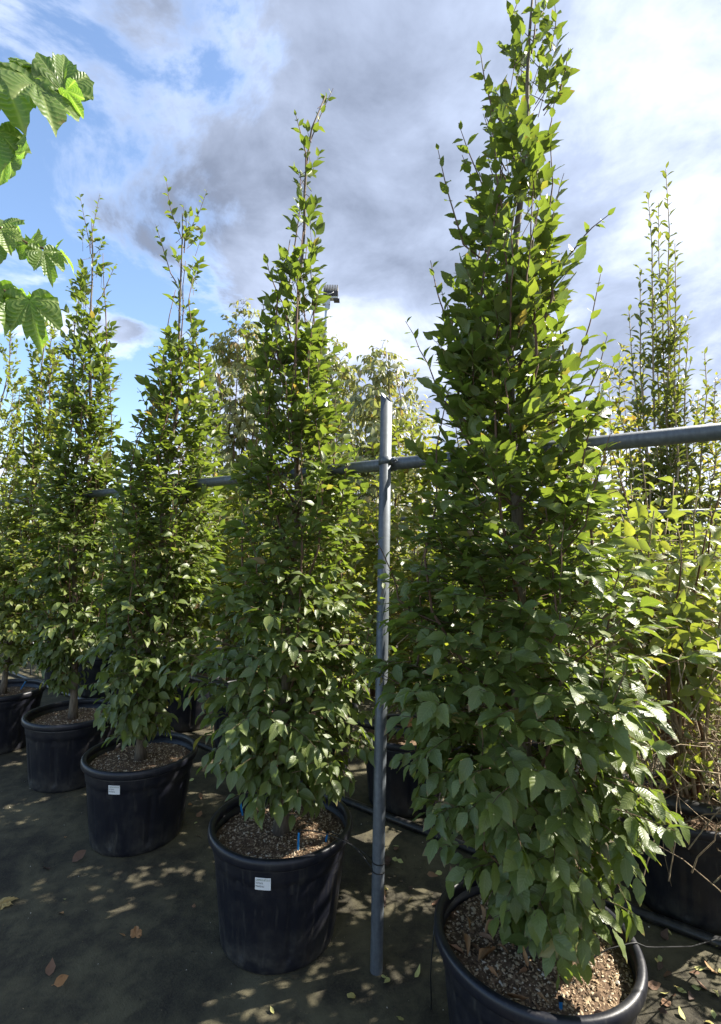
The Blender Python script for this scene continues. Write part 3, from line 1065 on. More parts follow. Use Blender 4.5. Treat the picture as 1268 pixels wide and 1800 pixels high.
# ------------------------------------------------------------------ frame: galvanised post and rail
ROW = np.array([-0.818, 0.575]); NRM = np.array([0.575, 0.818])
pb = ground(662, 1706)
POST = np.array([pb[0], pb[1]])
RAIL_Z = 1.81


def post_geo(r, ztop, slope, wall=0.0032, segs=32):
    V, Fc = [], []
    for k, (rr, end) in enumerate(((r, 0), (r, 1), (r - wall, 1), (r - wall, 0))):
        for j in range(segs):
            a = 2 * math.pi * j / segs
            x, y = rr * math.cos(a), rr * math.sin(a)
            V.append((x, y, (ztop + slope * x + 0.75 * abs(slope) * y) if end else (0.0 if k == 0 else ztop - 0.4)))
    for k in range(3):
        for j in range(segs):
            j2 = (j + 1) % segs
            Fc.append((k * segs + j, k * segs + j2, (k + 1) * segs + j2, (k + 1) * segs + j))
    return V, Fc


def ring_geo(c, axis, r0, r1, wid, segs=24):
    axis = unit(np.asarray(axis, float))
    ref = np.array([0, 0, 1.0]) if abs(axis[2]) < 0.9 else np.array([1.0, 0, 0])
    a = unit(np.cross(axis, ref)); b = np.cross(axis, a)
    V, Fc = [], []
    for (rr, h) in ((r0, -wid / 2), (r1, -wid / 2), (r1, wid / 2), (r0, wid / 2)):
        for j in range(segs):
            t_ = 2 * math.pi * j / segs
            V.append(np.asarray(c) + axis * h + rr * (math.cos(t_) * a + math.sin(t_) * b))
    for k in range(4):
        for j in range(segs):
            j2 = (j + 1) % segs
            Fc.append((k * segs + j, k * segs + j2, ((k + 1) % 4) * segs + j2, ((k + 1) % 4) * segs + j))
    return V, Fc


def make_post(xy, label, group='posts of the tree frame'):
    p = thing('steel_post', label, 'post', (xy[0], xy[1], 0), group)
    link('tube', mesh_py('tube', *post_geo(0.0225, 2.062, -0.85)), M_ZINC, p)
    c = join_geo([ring_geo((0, 0, RAIL_Z + 0.004), (0, 0, 1), 0.0226, 0.0262, 0.028), ring_geo((NRM[0] * 0.049, NRM[1] * 0.049, RAIL_Z), (ROW[0], ROW[1], 0), 0.0242, 0.0275, 0.03)])
    cl = link('clamp', mesh_py('clamp', *c), M_ZINC, p)
    bx = np.array([0.0255, -0.012, RAIL_Z + 0.006])
    v, f = tube_geo([bx + (-0.012, 0.006, 0), bx + (0.004, -0.004, 0), bx + (0.010, -0.008, 0)], [0.009, 0.009, 0.0085], 6)
    v2, f2 = tube_geo([bx + (0.009, -0.0075, 0), bx + (0.017, -0.0125, 0)], [0.0045, 0.0045], 8)
    link('bolt', mesh_py('bolt', *join_geo([(v, f), (v2, f2)]), False), M_ZINC, cl)
    return p


main_post = make_post(POST, 'grey galvanised steel post with slanted cut top between the two largest hornbeams')
for z_ in (0.335, 0.365):
    v, f = ring_geo((0, 0, z_), (0.08, -0.03, 1), 0.0224, 0.0242, 0.004)
    link('cable_tie', mesh_py('cable_tie', v, f), M_BLACK, main_post)
far_post = POST + ROW * 3.9
make_post(far_post, 'grey galvanised steel post hidden among the dark slim hornbeam leaves')
ra = POST + NRM * 0.049 - ROW * 3.2
rb_ = POST + NRM * 0.049 + ROW * 5.2
rail = thing('steel_rail', 'long grey galvanised rail clamped behind the slant-topped post', 'rail', (ra[0], ra[1], RAIL_Z))
rl = np.stack([np.r_[ra, RAIL_Z], np.r_[(ra + rb_) / 2, RAIL_Z], np.r_[rb_, RAIL_Z]])
tube('tube', rl, 0.0238, M_ZINC, rail, 24, np.r_[ra, RAIL_Z])
# rubber joint sleeve and hanging brace where the rail passes between two trees
jp = at(362, 855, (POST + NRM * 0.05 + ROW * 1.55)[1])
tj = ((jp[:2] - ra) @ ROW)
jc = np.r_[ra + ROW * tj, RAIL_Z]
link('rubber_sleeve', mesh_py('rubber_sleeve', *ring_geo(jc - np.r_[ra, RAIL_Z], (ROW[0], ROW[1], 0), 0.0239, 0.030, 0.07)), M_BLACK, rail)
bv, bf = tube_geo([jc - np.r_[ra, RAIL_Z] + np.array([0.01, -0.03, -0.02]), jc - np.r_[ra, RAIL_Z] + np.array([0.10, -0.05, -0.20])], [0.006, 0.006], 6)
link('brace', mesh_py('brace', bv, bf), M_PIPE, rail)

# second frame farther back
rc = POST + NRM * 2.6 - ROW * 3.5
rd = POST + NRM * 2.6 + ROW * 6
rail2 = thing('steel_rail', 'thin grey rail farther back behind the pale shrubs', 'rail', (rc[0], rc[1], 1.80))
tube('tube', np.stack([np.r_[rc, 1.8], np.r_[(rc + rd) / 2, 1.8], np.r_[rd, 1.8]]), 0.019, M_ZINC, rail2, 12, np.r_[rc, 1.8])
for k_, u_ in enumerate((0.4, 3.5, 6.6, 9.2)):
    q_ = rc + ROW * u_ + NRM * -0.041
    o = thing('steel_post', 'grey steel post carrying the thin rail behind the pale shrubs', 'post', (q_[0], q_[1], 0), 'posts of the rear frame')
    link('tube', mesh_py('tube', *post_geo(0.0215, 1.98, 0.0)), M_ZINC, o)

# ------------------------------------------------------------------ irrigation pipes and hose
def pipe(name, label, off, z, r, t0, t1, wob, seed, group=None):
    rngp = np.random.default_rng(seed)
    ts = np.linspace(t0, t1, 26)
    b0 = np.array(POTS[0])
    xy = b0 + NRM * off + ts[:, None] * ROW
    wz = np.cumsum(rngp.normal(0, wob, 26)); wz -= np.linspace(wz[0], wz[-1], 26)
    zz = z + np.zeros(26)
    pts = np.stack([xy[:, 0] + NRM[0] * wz, xy[:, 1] + NRM[1] * wz, zz], -1)
    o = thing(name, label, 'pipe', (pts[0][0], pts[0][1], 0), group)
    tube('tube', pts, r, M_PIPE, o, 14, (pts[0][0], pts[0][1], 0))
    return o, pts


up_pipe, up_pts = pipe('irrigation_pipe', 'thick black irrigation pipe lying across the rims of the back row pots', 1.035, 0.4455, 0.031, -2.2, 6.2, 0.004, 3)
low_pipe, low_pts = pipe('irrigation_pipe', 'black hose lying on the ground cloth along the back row of pots', 0.915, 0.0205, 0.020, -2.2, 6.2, 0.004, 4)
for k_ in range(0, 26, 4):
    q_ = up_pts[k_]
    v, f = ring_geo(q_ - np.array([up_pts[0][0], up_pts[0][1], 0]), (ROW[0], ROW[1], 0), 0.030, 0.0335, 0.02)
    link('strap', mesh_py('strap', v, f), M_BLACK, up_pipe)
    # short stake that carries the pipe
    v, f = tube_geo([(q_[0] - up_pts[0][0], q_[1] - up_pts[0][1], 0.0), (q_[0] - up_pts[0][0], q_[1] - up_pts[0][1], q_[2] - 0.0318)], [0.009, 0.009], 8)
    link('support_stake', mesh_py('support_stake', v, f), M_ZINC, up_pipe)

# ------------------------------------------------------------------ back row: shrubs in pots
BACK0 = np.array([1.45, 2.27])
BK = [BACK0 + ROW * 0.70 * k_ for k_ in range(9)]


def make_shrub(name, xy, zb, zt, r, kind, n, K, leaf, tint, label, cat, group, seed, stems=7, single=60, lean=(0, 0), stem_mat=None, shape=(0.35, 0.55),
               a_bot=0.5, a_top=1.1, db=0.55, dt=0.1, tl=(0.12, 0.26), odd=0.03, core=0.65, sp_rad=0.0022, z_root=None, tsd=0.13, de=0.6, trunk_r=0.010, fol_from=None):
    rng = np.random.default_rng(seed)
    z_root = SOIL_Z if z_root is None else z_root
    base = np.array([xy[0], xy[1], z_root])
    t = thing(name, label, cat, base, group)
    zs = np.linspace(zb, zt, 30)
    u_ = (zs - zb) / (zt - zb)
    pk = shape[1]
    rr = np.where(u_ < pk, shape[0] + (1 - shape[0]) * np.sin(np.clip(u_ / pk, 0, 1) * math.pi / 2), np.cos(np.clip((u_ - pk) / (1 - pk), 0, 1) * math.pi / 2 * 0.94) ** 0.8)
    rad = interp_fn(zs, r * rr)
    axx = lambda z: (xy[0] + lean[0] * (z - z_root), xy[1] + lean[1] * (z - z_root))
    L = Leaves()
    for k2 in range(stems):
        ph = k2 * 2.4 + rng.uniform(-.5, .5)
        ztop = zb + (zt - zb) * rng.uniform(0.55, 0.98)
        zz = np.linspace(z_root - 0.01, ztop, 8)
        f_ = (zz - z_root) / (ztop - z_root)
        rr2 = rad(np.maximum(zz, zb)) * rng.uniform(0.15, 0.85) * np.clip(f_, 0, 1) ** 0.8 + 0.02
        a0 = axx(zz)
        pts = np.stack([a0[0] + rr2 * np.cos(ph) + rng.normal(0, 0.01, 8), a0[1] + rr2 * np.sin(ph) + rng.normal(0, 0.01, 8), zz], -1)
        tube('stem', pts, np.linspace(trunk_r, 0.002, 8), stem_mat or M_STEM, t, 6, base)
    P0, D, B, Ln = crown(L, axx, rad, zb, zt, n, K, rng, leaf, tint, seed * 0.77, a_bot=a_bot, a_top=a_top, droop_bot=db, droop_top=dt, tl=tl, odd=odd, core=core, rough_out=0.3, tsd=tsd, droop_end=de)
    V, Q = twigs_mesh(P0, D, B, Ln, np.full(len(P0), sp_rad), base)
    tw = link('twigs', mesh_np('twigs', V, Q, 4), stem_mat or M_STEM, t)
    tw['kind'] = 'stuff'
    build_leaves(L, kind, t, base, single, rng)
    return t


ORD = ['', 'first', 'second', 'third', 'fourth', 'fifth', 'sixth', 'seventh', 'eighth']
for k_, xy in enumerate(BK):
    if k_ == 0:
        make_pot(xy, 'black round pot of the tangled tan-stemmed shrub behind the raised pipe', 600, 60, 1.0, 'back row pots')
    else:
        make_pot(xy, 'black round back-row pot of a pale shrub, ' + ORD[k_] + ' from the big-leaved tangled shrub', 0, 60 + k_, 0.4 * k_, 'back row pots of pale shrubs')
hts = [0, 2.65, 2.35, 2.30, 2.25, 2.30, 2.2, 2.3, 2.2]  # first shrub made taller to shade the open ground
for k_ in range(1, 9):
    xy = BK[k_]
    make_shrub('pale_shrub', xy, 0.55, hts[k_], 0.40, K_SUNNY, 330, 8, 0.082, 0.42, 'bushy pale green shrub of the back row, ' + ORD[k_] + ' from the big-leaved tangled shrub', 'shrub', 'pale shrubs of the back row', 300 + k_, single=110)

# tangled shrubs with big curled leaves
def make_dogwood(xy, z_root, label, tops, seed, n_tangle, single, leaf=0.108):
    rng = np.random.default_rng(seed)
    dbase = np.array([xy[0], xy[1], z_root])
    dog = thing('dogwood_shrub', label, 'shrub', dbase, 'tangled tan-stemmed shrubs')
    L = Leaves()
    VV, QQ, o_ = [], [], 0
    for j, tp in enumerate(tops):
        a = j * 2.4
        p0 = dbase + np.array([0.06 * math.cos(a), 0.06 * math.sin(a), -0.01])
        s = np.linspace(0, 1, 9)[:, None]
        mid = p0 * 0.45 + tp * 0.55 + np.array([rng.normal(0, .06), rng.normal(0, .06), 0.10])
        pts = (1 - s) ** 2 * p0 + 2 * s * (1 - s) * mid + s ** 2 * tp + rng.normal(0, 0.006, (9, 3)) * (s > 0)
        tube('stem', pts, np.linspace(0.0085, 0.0022, 9), M_STEM if j % 3 else M_REDSTEM, dog, 6, dbase)
        shoot_leaves(L, pts, 0.055, leaf, rng, 0.50, angle=1.05, start=0.55, droop=0.35, tsd=0.14, opposite=True)
        for q in range(6):
            u_ = rng.uniform(0.25, 0.95)
            c = pts[int(u_ * 8)]
            dd = unit(np.array([rng.normal(0, 1), rng.normal(0, 1), rng.uniform(-0.2, 0.9)]))
            ln = rng.uniform(0.12, 0.32)
            sp = np.stack([c + dd * ln * f + np.array([0, 0, -0.25]) * ln * f * f + rng.normal(0, .004, 3) * (f > 0) for f in np.linspace(0, 1, 5)])
            tv, tf = tube_geo(sp, np.linspace(0.0028, 0.001, 5), 4, cap=False)
            VV.append(tv - dbase); QQ.append(np.array(tf) + o_); o_ += len(tv)
            if rng.uniform() < 0.25 + 0.7 * u_:
                shoot_leaves(L, sp, 0.05, leaf * 0.8 if u_ > 0.5 else leaf * 0.55, rng, 0.48, angle=1.0, start=0.35, droop=0.35, tsd=0.16, opposite=True)
    # bare tangle low down
    for q in range(n_tangle):
        zt_ = rng.uniform(0.03, 0.95)
        c = dbase + np.array([rng.normal(0, 0.24 + 0.2 * zt_), rng.normal(0, 0.20 + 0.15 * zt_), zt_])
        dd = unit(np.array([rng.normal(0, 0.8), rng.normal(0, 0.8), rng.normal(0.3, 0.9)]))
        ln = rng.uniform(0.14, 0.5)
        sp = np.stack([c + dd * ln * (f - .5) + np.array([0, 0, -0.3]) * ln * (f - .5) ** 2 + rng.normal(0, .007, 3) for f in np.linspace(0, 1, 5)])
        tv, tf = tube_geo(sp, np.linspace(0.0031, 0.0012, 5), 3, cap=False)
        VV.append(tv - dbase); QQ.append(np.array(tf) + o_); o_ += len(tv)
        if rng.uniform() < 0.35:
            shoot_leaves(L, sp, 0.06, 0.045, rng, 0.6, angle=1.0, start=0.4, droop=0.3, tsd=0.2)
    tw = link('twigs', mesh_np('twigs', np.vstack(VV), np.vstack(QQ), 4), M_STEM, dog)
    tw['kind'] = 'stuff'
    build_leaves(L, K_DOG, dog, dbase, single, rng)


dog_tops = [(1078, 795, 2.1), (1130, 810, 2.3), (1030, 800, 2.2), (1268, 850, 1.9), (1225, 860, 2.2), (1180, 840, 2.5), (990, 850, 2.3), (1300, 880, 2.0), (1150, 900, 1.9), (1240, 930, 1.8), (1090, 900, 2.0), (1060, 960, 1.9), (1200, 980, 1.8), (1280, 990, 1.75), (1120, 1010, 2.0), (1010, 930, 2.4), (1330, 940, 2.1),
            (1175, 905, 2.6), (1250, 890, 2.7), (1110, 850, 2.6), (1215, 1060, 1.9), (1150, 1080, 2.1), (1265, 1100, 1.9)]
make_dogwood(BK[0], SOIL_Z, 'tangled tan-stemmed shrub with big curled pale leaves behind the raised black pipe', [at(*t_) for t_ in dog_tops], 77, 620, 300)
rng = np.random.default_rng(78)
for k_, (x, y) in enumerate(((2.15, 3.15), (2.75, 2.55))):
    make_dogwood((x, y), 0.0, ['tan-stemmed leafy shrub standing right behind the big-leaved tangled shrub', 'tan-stemmed leafy shrub beside the big-leaved tangled shrub'][k_],
                 [np.array([x + rng.normal(0, .28), y + rng.normal(0, .28), rng.uniform(1.2, 1.75)]) for _ in range(16)], 80 + k_, 420, 60)

# the row goes on unseen the other way, added to shade the ground
for k_ in (1, 2):
    xy = np.array(POTS[0]) - ROW * 0.99 * k_
    make_pot(xy, 'black round pot of a hornbeam added out of view past the overhung pot', 0, 90 + k_, 0.2, 'black nursery pots past the overhung pot')
    make_shrub('hornbeam_tree', xy, 0.48, 2.9, 0.34, K_HORN, 520, 8, 0.070, 0.27, 'columnar hornbeam added out of view in the row past the overhung pot', 'tree', 'hornbeams past the overhung pot', 360 + k_, stems=1, single=0, stem_mat=M_BARK,
               shape=(0.7, 0.30), db=0.85, dt=-0.2, trunk_r=0.024, core=0.5)

# ------------------------------------------------------------------ tall trees farther back
def multi_stem(name, label, xy, tops, kind, leaf, spacing, tint, seed, single, side_n=6, angle=0.7, droop=0.0, mat=None, grp=None, side_len=(0.15, 0.35), leaf_from=0.35):
    rng = np.random.default_rng(seed)
    base = np.array([xy[0], xy[1], 0.0])
    t = thing(name, label, 'tree', base, grp)
    L = Leaves(); VV, QQ, o_ = [], [], 0
    for j, (px, py, yy) in enumerate(tops):
        tp = at(px, py, yy)
        p0 = base + np.array([rng.normal(0, .05), rng.normal(0, .05), -0.01])
        s = np.linspace(0, 1, 10)[:, None]
        mid = p0 * 0.5 + tp * 0.5 + np.array([(tp[0] - p0[0]) * 0.25, (tp[1] - p0[1]) * 0.25, 0])
        pts = (1 - s) ** 2 * p0 + 2 * s * (1 - s) * mid + s ** 2 * tp + rng.normal(0, 0.012, (10, 3)) * (s > 0.05)
        tube('stem', pts, np.linspace(0.014, 0.003, 10), mat or M_TWIG, t, 6, base)
        shoot_leaves(L, pts, spacing, leaf, rng, tint, angle=angle, start=leaf_from, droop=droop)
        for q in range(side_n):
            u_ = rng.uniform(0.38, 0.80)
            c = pts[int(u_ * 9)]
            a = rng.uniform(0, 6.28)
            dd = unit(np.array([0.5 * math.cos(a), 0.5 * math.sin(a), 0.9]))
            ln = rng.uniform(*side_len)
            sp = np.stack([c + dd * ln * f + np.array([0, 0, 0.15]) * ln * f * f for f in np.linspace(0, 1, 5)])
            tv, tf = tube_geo(sp, np.linspace(0.004, 0.0012, 5), 4, cap=False)
            VV.append(tv - base); QQ.append(np.array(tf) + o_); o_ += len(tv)
            shoot_leaves(L, sp, spacing, leaf * 0.85, rng, tint + rng.normal(0, 0.08), angle=angle, start=0.1, droop=droop, tsd=0.14)
    tw = link('twigs', mesh_np('twigs', np.vstack(VV), np.vstack(QQ), 4), mat or M_TWIG, t)
    tw['kind'] = 'stuff'
    build_leaves(L, kind, t, base, single, rng)
    return t


slim_tops = [(1172, 300, 3.9), (1142, 335, 3.9), (1158, 362, 4.0), (1192, 430, 3.8), (1122, 470, 3.9), (1108, 545, 4.0), (1208, 585, 3.9), (1240, 620, 4.1), (1090, 650, 4.0), (1262, 665, 4.0), (1150, 500, 4.1), (1178, 480, 4.2), (1130, 600, 4.1), (1225, 690, 4.2), (1070, 690, 4.1), (1195, 560, 4.0), (1290, 640, 4.1), (1300, 700, 4.0)]
c0 = at(1165, 900, 4.0)
multi_stem('upright_tree', 'tall thin-stemmed upright tree with three long narrow-leaved leaders', (c0[0], c0[1]), slim_tops, K_SLIM, 0.115, 0.034, 0.52, 501, 200, side_n=11, angle=0.85, mat=M_STEM)

wep = [((668, 5.2), 598, 0.62, 701, 'weeping tree with hanging grey-green leaves behind the slant-topped post'),
       ((425, 5.6), 520, 0.55, 702, 'tall weeping tree with hanging pale leaves behind the thin-leader hornbeam'),
       ((590, 6.0), 590, 0.55, 703, 'weeping tree with hanging yellowish leaves below the floodlight')]
for (px, yy), top, r, sd_, lab in wep:
    tp = at(px, top, yy)
    make_shrub('weeping_tree', (tp[0], tp[1]), 1.2, tp[2], r, K_WEEP, 560, 8, 0.10, 0.48, lab, 'tree', 'weeping trees behind the shrubs', sd_, stems=6, single=90, stem_mat=M_TWIG,
               shape=(0.8, 0.5), a_bot=0.1, a_top=0.9, db=1.9, dt=1.2, tl=(0.18, 0.4), z_root=0.0, core=0.9, sp_rad=0.003, de=1.0, trunk_r=0.022, odd=0.06)

# autumn-tinted tree and shrubs beyond
for px, yy, top, r, tint, sd_, lab in ((1085, 4.6, 600, 0.42, 0.80, 801, 'young tree with orange and yellow autumn leaves beside the upright tree'),
                                       (1290, 5.2, 640, 0.6, 0.74, 802, 'yellow-tinted bushy tree past the upright tree'),
                                       (715, 6.4, 640, 0.5, 0.82, 803, 'yellowing young tree beyond the weeping tree by the post')):
    tp = at(px, top, yy)
    make_shrub('autumn_tree', (tp[0], tp[1]), 0.9, tp[2], r, K_SUNNY, 230, 7, 0.085, tint, lab, 'tree', None, sd_, stems=5, single=80, stem_mat=M_TWIG, z_root=0.0, odd=0.25, trunk_r=0.018, tsd=0.12)

# rows of nursery trees that close the view
far = [(-7.2, 8.6, 2.9, 1.0), (-5.6, 7.8, 2.6, 0.95), (-4.3, 7.2, 2.45, 0.9), (-3.0, 7.0, 2.5, 0.9), (-1.7, 7.2, 2.55, 0.9), (-0.5, 7.0, 2.6, 0.9), (0.7, 7.4, 2.65, 0.9), (1.9, 7.0, 2.6, 0.9), (3.1, 6.6, 2.5, 0.9), (4.3, 6.4, 2.6, 0.95), (5.6, 6.6, 2.8, 1.0),
       (3.4, 4.4, 1.9, 0.6), (2.05, 4.9, 1.9, 0.6), (0.9, 4.9, 1.9, 0.6), (-0.2, 5.3, 2.0, 0.6), (-1.4, 5.9, 2.1, 0.6)]
for j, (x, y, h, r) in enumerate(far):
    make_shrub('bushy_tree', (x, y), 0.12, h, r, K_SUNNY, 340, 8, 0.11 if j < 11 else 0.085, 0.30 + 0.1 * (j % 3), 'leafy green bush in the nursery rows beyond the pale shrubs', 'bush', 'bushes closing the view', 900 + j, stems=5, single=40, z_root=0.0,
               shape=(0.7, 0.45), tl=(0.2, 0.4), core=0.8, sp_rad=0.003, trunk_r=0.016)

# ------------------------------------------------------------------ floodlight
fp = at(582, 516, 7.5)
fl = thing('floodlight', 'ribbed floodlight on a pale pole rising beyond the weeping trees', 'floodlight', (fp[0] - 0.05, fp[1], 0))
zf = fp[2]
v, f = tube_geo([(0, 0, 0), (0, 0, zf - 0.17)], [0.05, 0.04], 12)
link('pole', mesh_py('pole', v, f), M_PALEMETAL, fl)
link('bracket', mesh_py('bracket', *join_geo([box_geo((0.02, -0.01, zf - 0.085), (0.30, 0.10, 0.035)), box_geo((-0.02, 0, zf - 0.14), (0.12, 0.08, 0.10))]), False), M_PALEMETAL, fl)
hs = link('housing', mesh_py('housing', *box_geo((0.05, 0, zf - 0.03), (0.23, 0.16, 0.07)), False), M_LAMPDARK, fl)
for q in range(9):
    link('fin', mesh_py('fin', *box_geo((-0.055 + q * 0.026, 0.0, zf + 0.055), (0.016, 0.15, 0.10)), False), M_LAMPBOX, hs)
v, f = tube_geo([(0.0, -0.085, zf - 0.06), (0.06, -0.10, zf - 0.055), (0.10, -0.09, zf - 0.02)], [0.005, 0.005, 0.005], 6)
link('cable', mesh_py('cable', v, f), M_WHITE, fl)
link('end_cap', mesh_py('end_cap', *box_geo((0.145, 0, zf - 0.115), (0.09, 0.09, 0.03)), False), M_LAMPDARK, fl)

# ------------------------------------------------------------------ branch of a lobe-leaved tree reaching in
MY = 1.34


def lobed_template(seed):
    rgm = np.random.default_rng(seed)
    half = [(0, 1.0, 1), (3, .93, .8), (7, .86, .6), (11, .82, .4), (15, .76, .25), (19, .70, .12), (24, .60, 0), (29, .62, .2), (33, .68, .5), (38, .76, 1), (42, .74, .8), (47, .71, .55), (53, .68, .35), (60, .63, .2), (68, .59, .1), (77, .57, .4), (86, .56, 1), (97, .53, .6), (110, .49, .3), (130, .43, .2), (150, .35, .1), (168, .20, 0)]
    dp = rgm.uniform(0.75, 1.3)
    half = [(a, r * (1 + (0.22 * (1 - dp) if 18 < a < 32 else 0)), w_) for a, r, w_ in half]
    pts = [(-a, r, w_) for a, r, w_ in half[::-1] if a > 0] + half
    V, U = [(0, 0, 0)], [(0, 0, 0.6)]
    fold = rgm.uniform(0.10, 0.35); curl = rgm.uniform(0.15, 0.5)
    for fr in (0.35, 0.7, 1.0):
        for a, r, w_ in pts:
            aa = R(a) * (1 - 0.12 * (abs(a) > 100)); rr = r * (fr if fr < 1 else 1 + rgm.normal(0, 0.045))
            x, y = rr * math.sin(aa) * 0.92, rr * math.cos(aa)
            z = -curl * rr * rr * 0.6 + fold * abs(x) * 0.9 + (1 - w_) * 0.06 * fr - 0.25 * max(0.0, abs(x) - 0.3) + rgm.normal(0, 0.012)
            V.append((x, y, z)); U.append((1 - w_, rr, w_))
    n = len(pts)
    T = []
    for j in range(n - 1):
        T.append((0, 2 + j, 1 + j))
        for k in range(2):
            p, q = 1 + k * n + j, 1 + (k + 1) * n + j
            T += [(p, p + 1, q + 1), (p, q + 1, q)]
    V = np.array(V, float); V[:, 1] += 0.0
    return V, np.array(T), np.array(U, float)


mul_base = np.array([-1.75, 1.15, 0.0])
mul = thing('lobed_leaf_tree', 'tree reaching in with branches of large lobed bright green leaves', 'tree', mul_base)
trk = np.array([(-1.75, 1.15, -0.02), (-1.76, 1.16, 0.8), (-1.74, 1.18, 1.6), (-1.72, 1.2, 2.3), (-1.70, 1.22, 2.9)])
tube('trunk', trk, [0.055, 0.045, 0.040, 0.034, 0.026], M_BARK, mul, 12, mul_base)
mbr = [[(-1.71, 1.21, 2.5), (-60, 150), (20, 138), (70, 146), (118, 160)], [(-1.72, 1.2, 2.3), (-60, 190), (0, 222), (16, 268)], [(-1.73, 1.19, 2.1), (-60, 385), (5, 402), (50, 430), (112, 446)], [(-1.74, 1.18, 1.9), (-60, 480), (8, 512), (56, 528)]]
for b in mbr:
    pts = [np.array(b[0])] + [at(px, py, MY + 0.02) for px, py in b[1:]]
    pts = np.array(pts)
    ss = np.linspace(0, 1, 14)
    q = np.stack([np.interp(ss, np.linspace(0, 1, len(pts)), pts[:, k]) for k in range(3)], -1)
    tube('branch', q, np.linspace(0.010, 0.0022, 14), M_TWIG, mul, 7, mul_base)
# leaf base pixel, tip pixel, width look, depth offset
ml = [((116, 158), (160, 226), 0.0), ((112, 160), (112, 80), 0.04), ((64, 148), (104, 206), -0.05), ((58, 146), (54, 200), 0.05), ((46, 122), (24, 80), 0.02), ((8, 136), (36, 210), -0.04), ((-8, 145), (4, 208), 0.03),
      ((96, 142), (50, 120), 0.08), ((70, 146), (120, 128), 0.10), ((14, 268), (28, 332), -0.02), ((2, 226), (10, 296), 0.04), ((-6, 230), (-4, 300), -0.05), ((48, 432), (66, 484), 0.0), ((76, 442), (100, 508), -0.04), ((98, 444), (108, 412), 0.05), ((56, 432), (74, 404), 0.06),
      ((110, 446), (138, 478), 0.02), ((2, 404), (24, 452), -0.03), ((-6, 412), (0, 476), 0.04), ((8, 400), (4, 374), 0.05), ((8, 514), (24, 598), -0.03), ((28, 520), (56, 560), 0.05), ((52, 528), (68, 612), 0.0), ((56, 526), (94, 566), 0.06), ((0, 508), (-6, 580), 0.03), ((34, 428), (70, 440), 0.09), ((14, 140), (-4, 100), 0.07), ((30, 142), (52, 176), 0.12), ((84, 150), (70, 196), 0.10), ((88, 148), (128, 182), 0.09), ((22, 408), (40, 446), 0.10), ((64, 436), (52, 474), 0.10), ((92, 444), (122, 462), 0.11), ((20, 516), (8, 566), 0.10), ((42, 524), (40, 580), 0.09), ((-10, 505), (-2, 548), 0.12), ((6, 232), (32, 282), 0.09)]
mul_me = []
for sd_ in range(9):
    V, T, U = lobed_template(sd_)
    me = mesh_np('lobed_leaf', V, T, 3, {'tint': np.full(len(V), 0.15 + 0.1 * sd_), 'luv': U})
    me.materials.append(M_MUL)
    mul_me.append(me)
rng = np.random.default_rng(31)
for j, (b, e, dy) in enumerate(ml):
    p, q = at(b[0], b[1], MY + dy * 0.6), at(e[0], e[1], MY + dy + rng.uniform(-0.05, 0.05))
    d = q - p; ln = np.linalg.norm(d) * (0.88 + 0.14 * rng.uniform(-1, 1)); d = d / np.linalg.norm(d)
    n = np.array([rng.normal(0, 0.35), rng.normal(-0.45, 0.3) , 0.75]) if j % 3 else np.array([rng.normal(0, 0.3), 0.75, 0.5])
    n = unit(n - d * (n @ d))
    s = np.cross(d, n)
    o = link('leaf', mul_me[j % 9], M_MUL, mul)
    pl_ = p - mul_base
    o.matrix_local = Matrix(((s[0] * ln, d[0] * ln, n[0] * ln, pl_[0]), (s[1] * ln, d[1] * ln, n[1] * ln, pl_[1]), (s[2] * ln, d[2] * ln, n[2] * ln, pl_[2]), (0, 0, 0, 1)))

# ------------------------------------------------------------------ blue drip stakes, drip tubes
def stake(px, py_bot, py_top, pot_i, label, lean=0.0, tube_to=None):
    g = ground(px, py_bot, SOIL_Z + 0.008)
    top = at(px + lean, py_top, g[1])
    h = max(0.02, top[2] - g[2])
    s = thing('drip_stake', label, 'stake', (g[0], g[1], SOIL_Z + 0.004), 'blue drip stakes')
    dx = top[0] - g[0]
    v, f = tube_geo([(-dx * 0.2, 0, -0.03), (0, 0, 0), (dx * 0.5, 0, h * 0.5), (dx, 0, h)], [0.002, 0.0042, 0.0044, 0.0046], 6)
    link('spike', mesh_py('spike', v, f, False), M_BLUE, s)
    v, f = box_geo((dx, 0, h + 0.003), (0.011, 0.009, 0.008))
    link('head', mesh_py('head', v, f, False), M_BLACK, s)
    if tube_to is not None:
        e = np.asarray(tube_to) - np.array([g[0], g[1], SOIL_Z + 0.004])
        a = np.array([dx, 0, h + 0.006])
        sx_ = np.linspace(0, 1, 10)[:, None]
        m_ = (a + e) / 2 + np.array([0, 0, 0.05])
        pts = (1 - sx_) ** 2 * a + 2 * sx_ * (1 - sx_) * m_ + sx_ ** 2 * e
        v, f = tube_geo(pts, 0.0019, 6)
        link('drip_tube', mesh_py('drip_tube', v, f), M_BLACK, s)
    return s


pt_ = np.array([POST[0] - 0.02, POST[1], 0.37])
stake(524, 1496, 1460, 1, 'long blue drip stake upright in front of the trunk of the thin-leader hornbeam', 2, pt_)
stake(573, 1478, 1462, 1, 'short blue drip stake near the rim facing the slant-topped post', 3, np.array([POST[0] - 0.02, POST[1] - 0.01, 0.342]))
stake(427, 1432, 1402, 1, 'blue drip stake under the leaves at the rim away from the post', -5)
stake(986, 1771, 1755, 0, 'single short blue stake in the soil of the overhung pot', 0)
stake(36, 1212, 1196, 4, 'blue stake leaning beside the trunk of a sunlit hornbeam', 10)
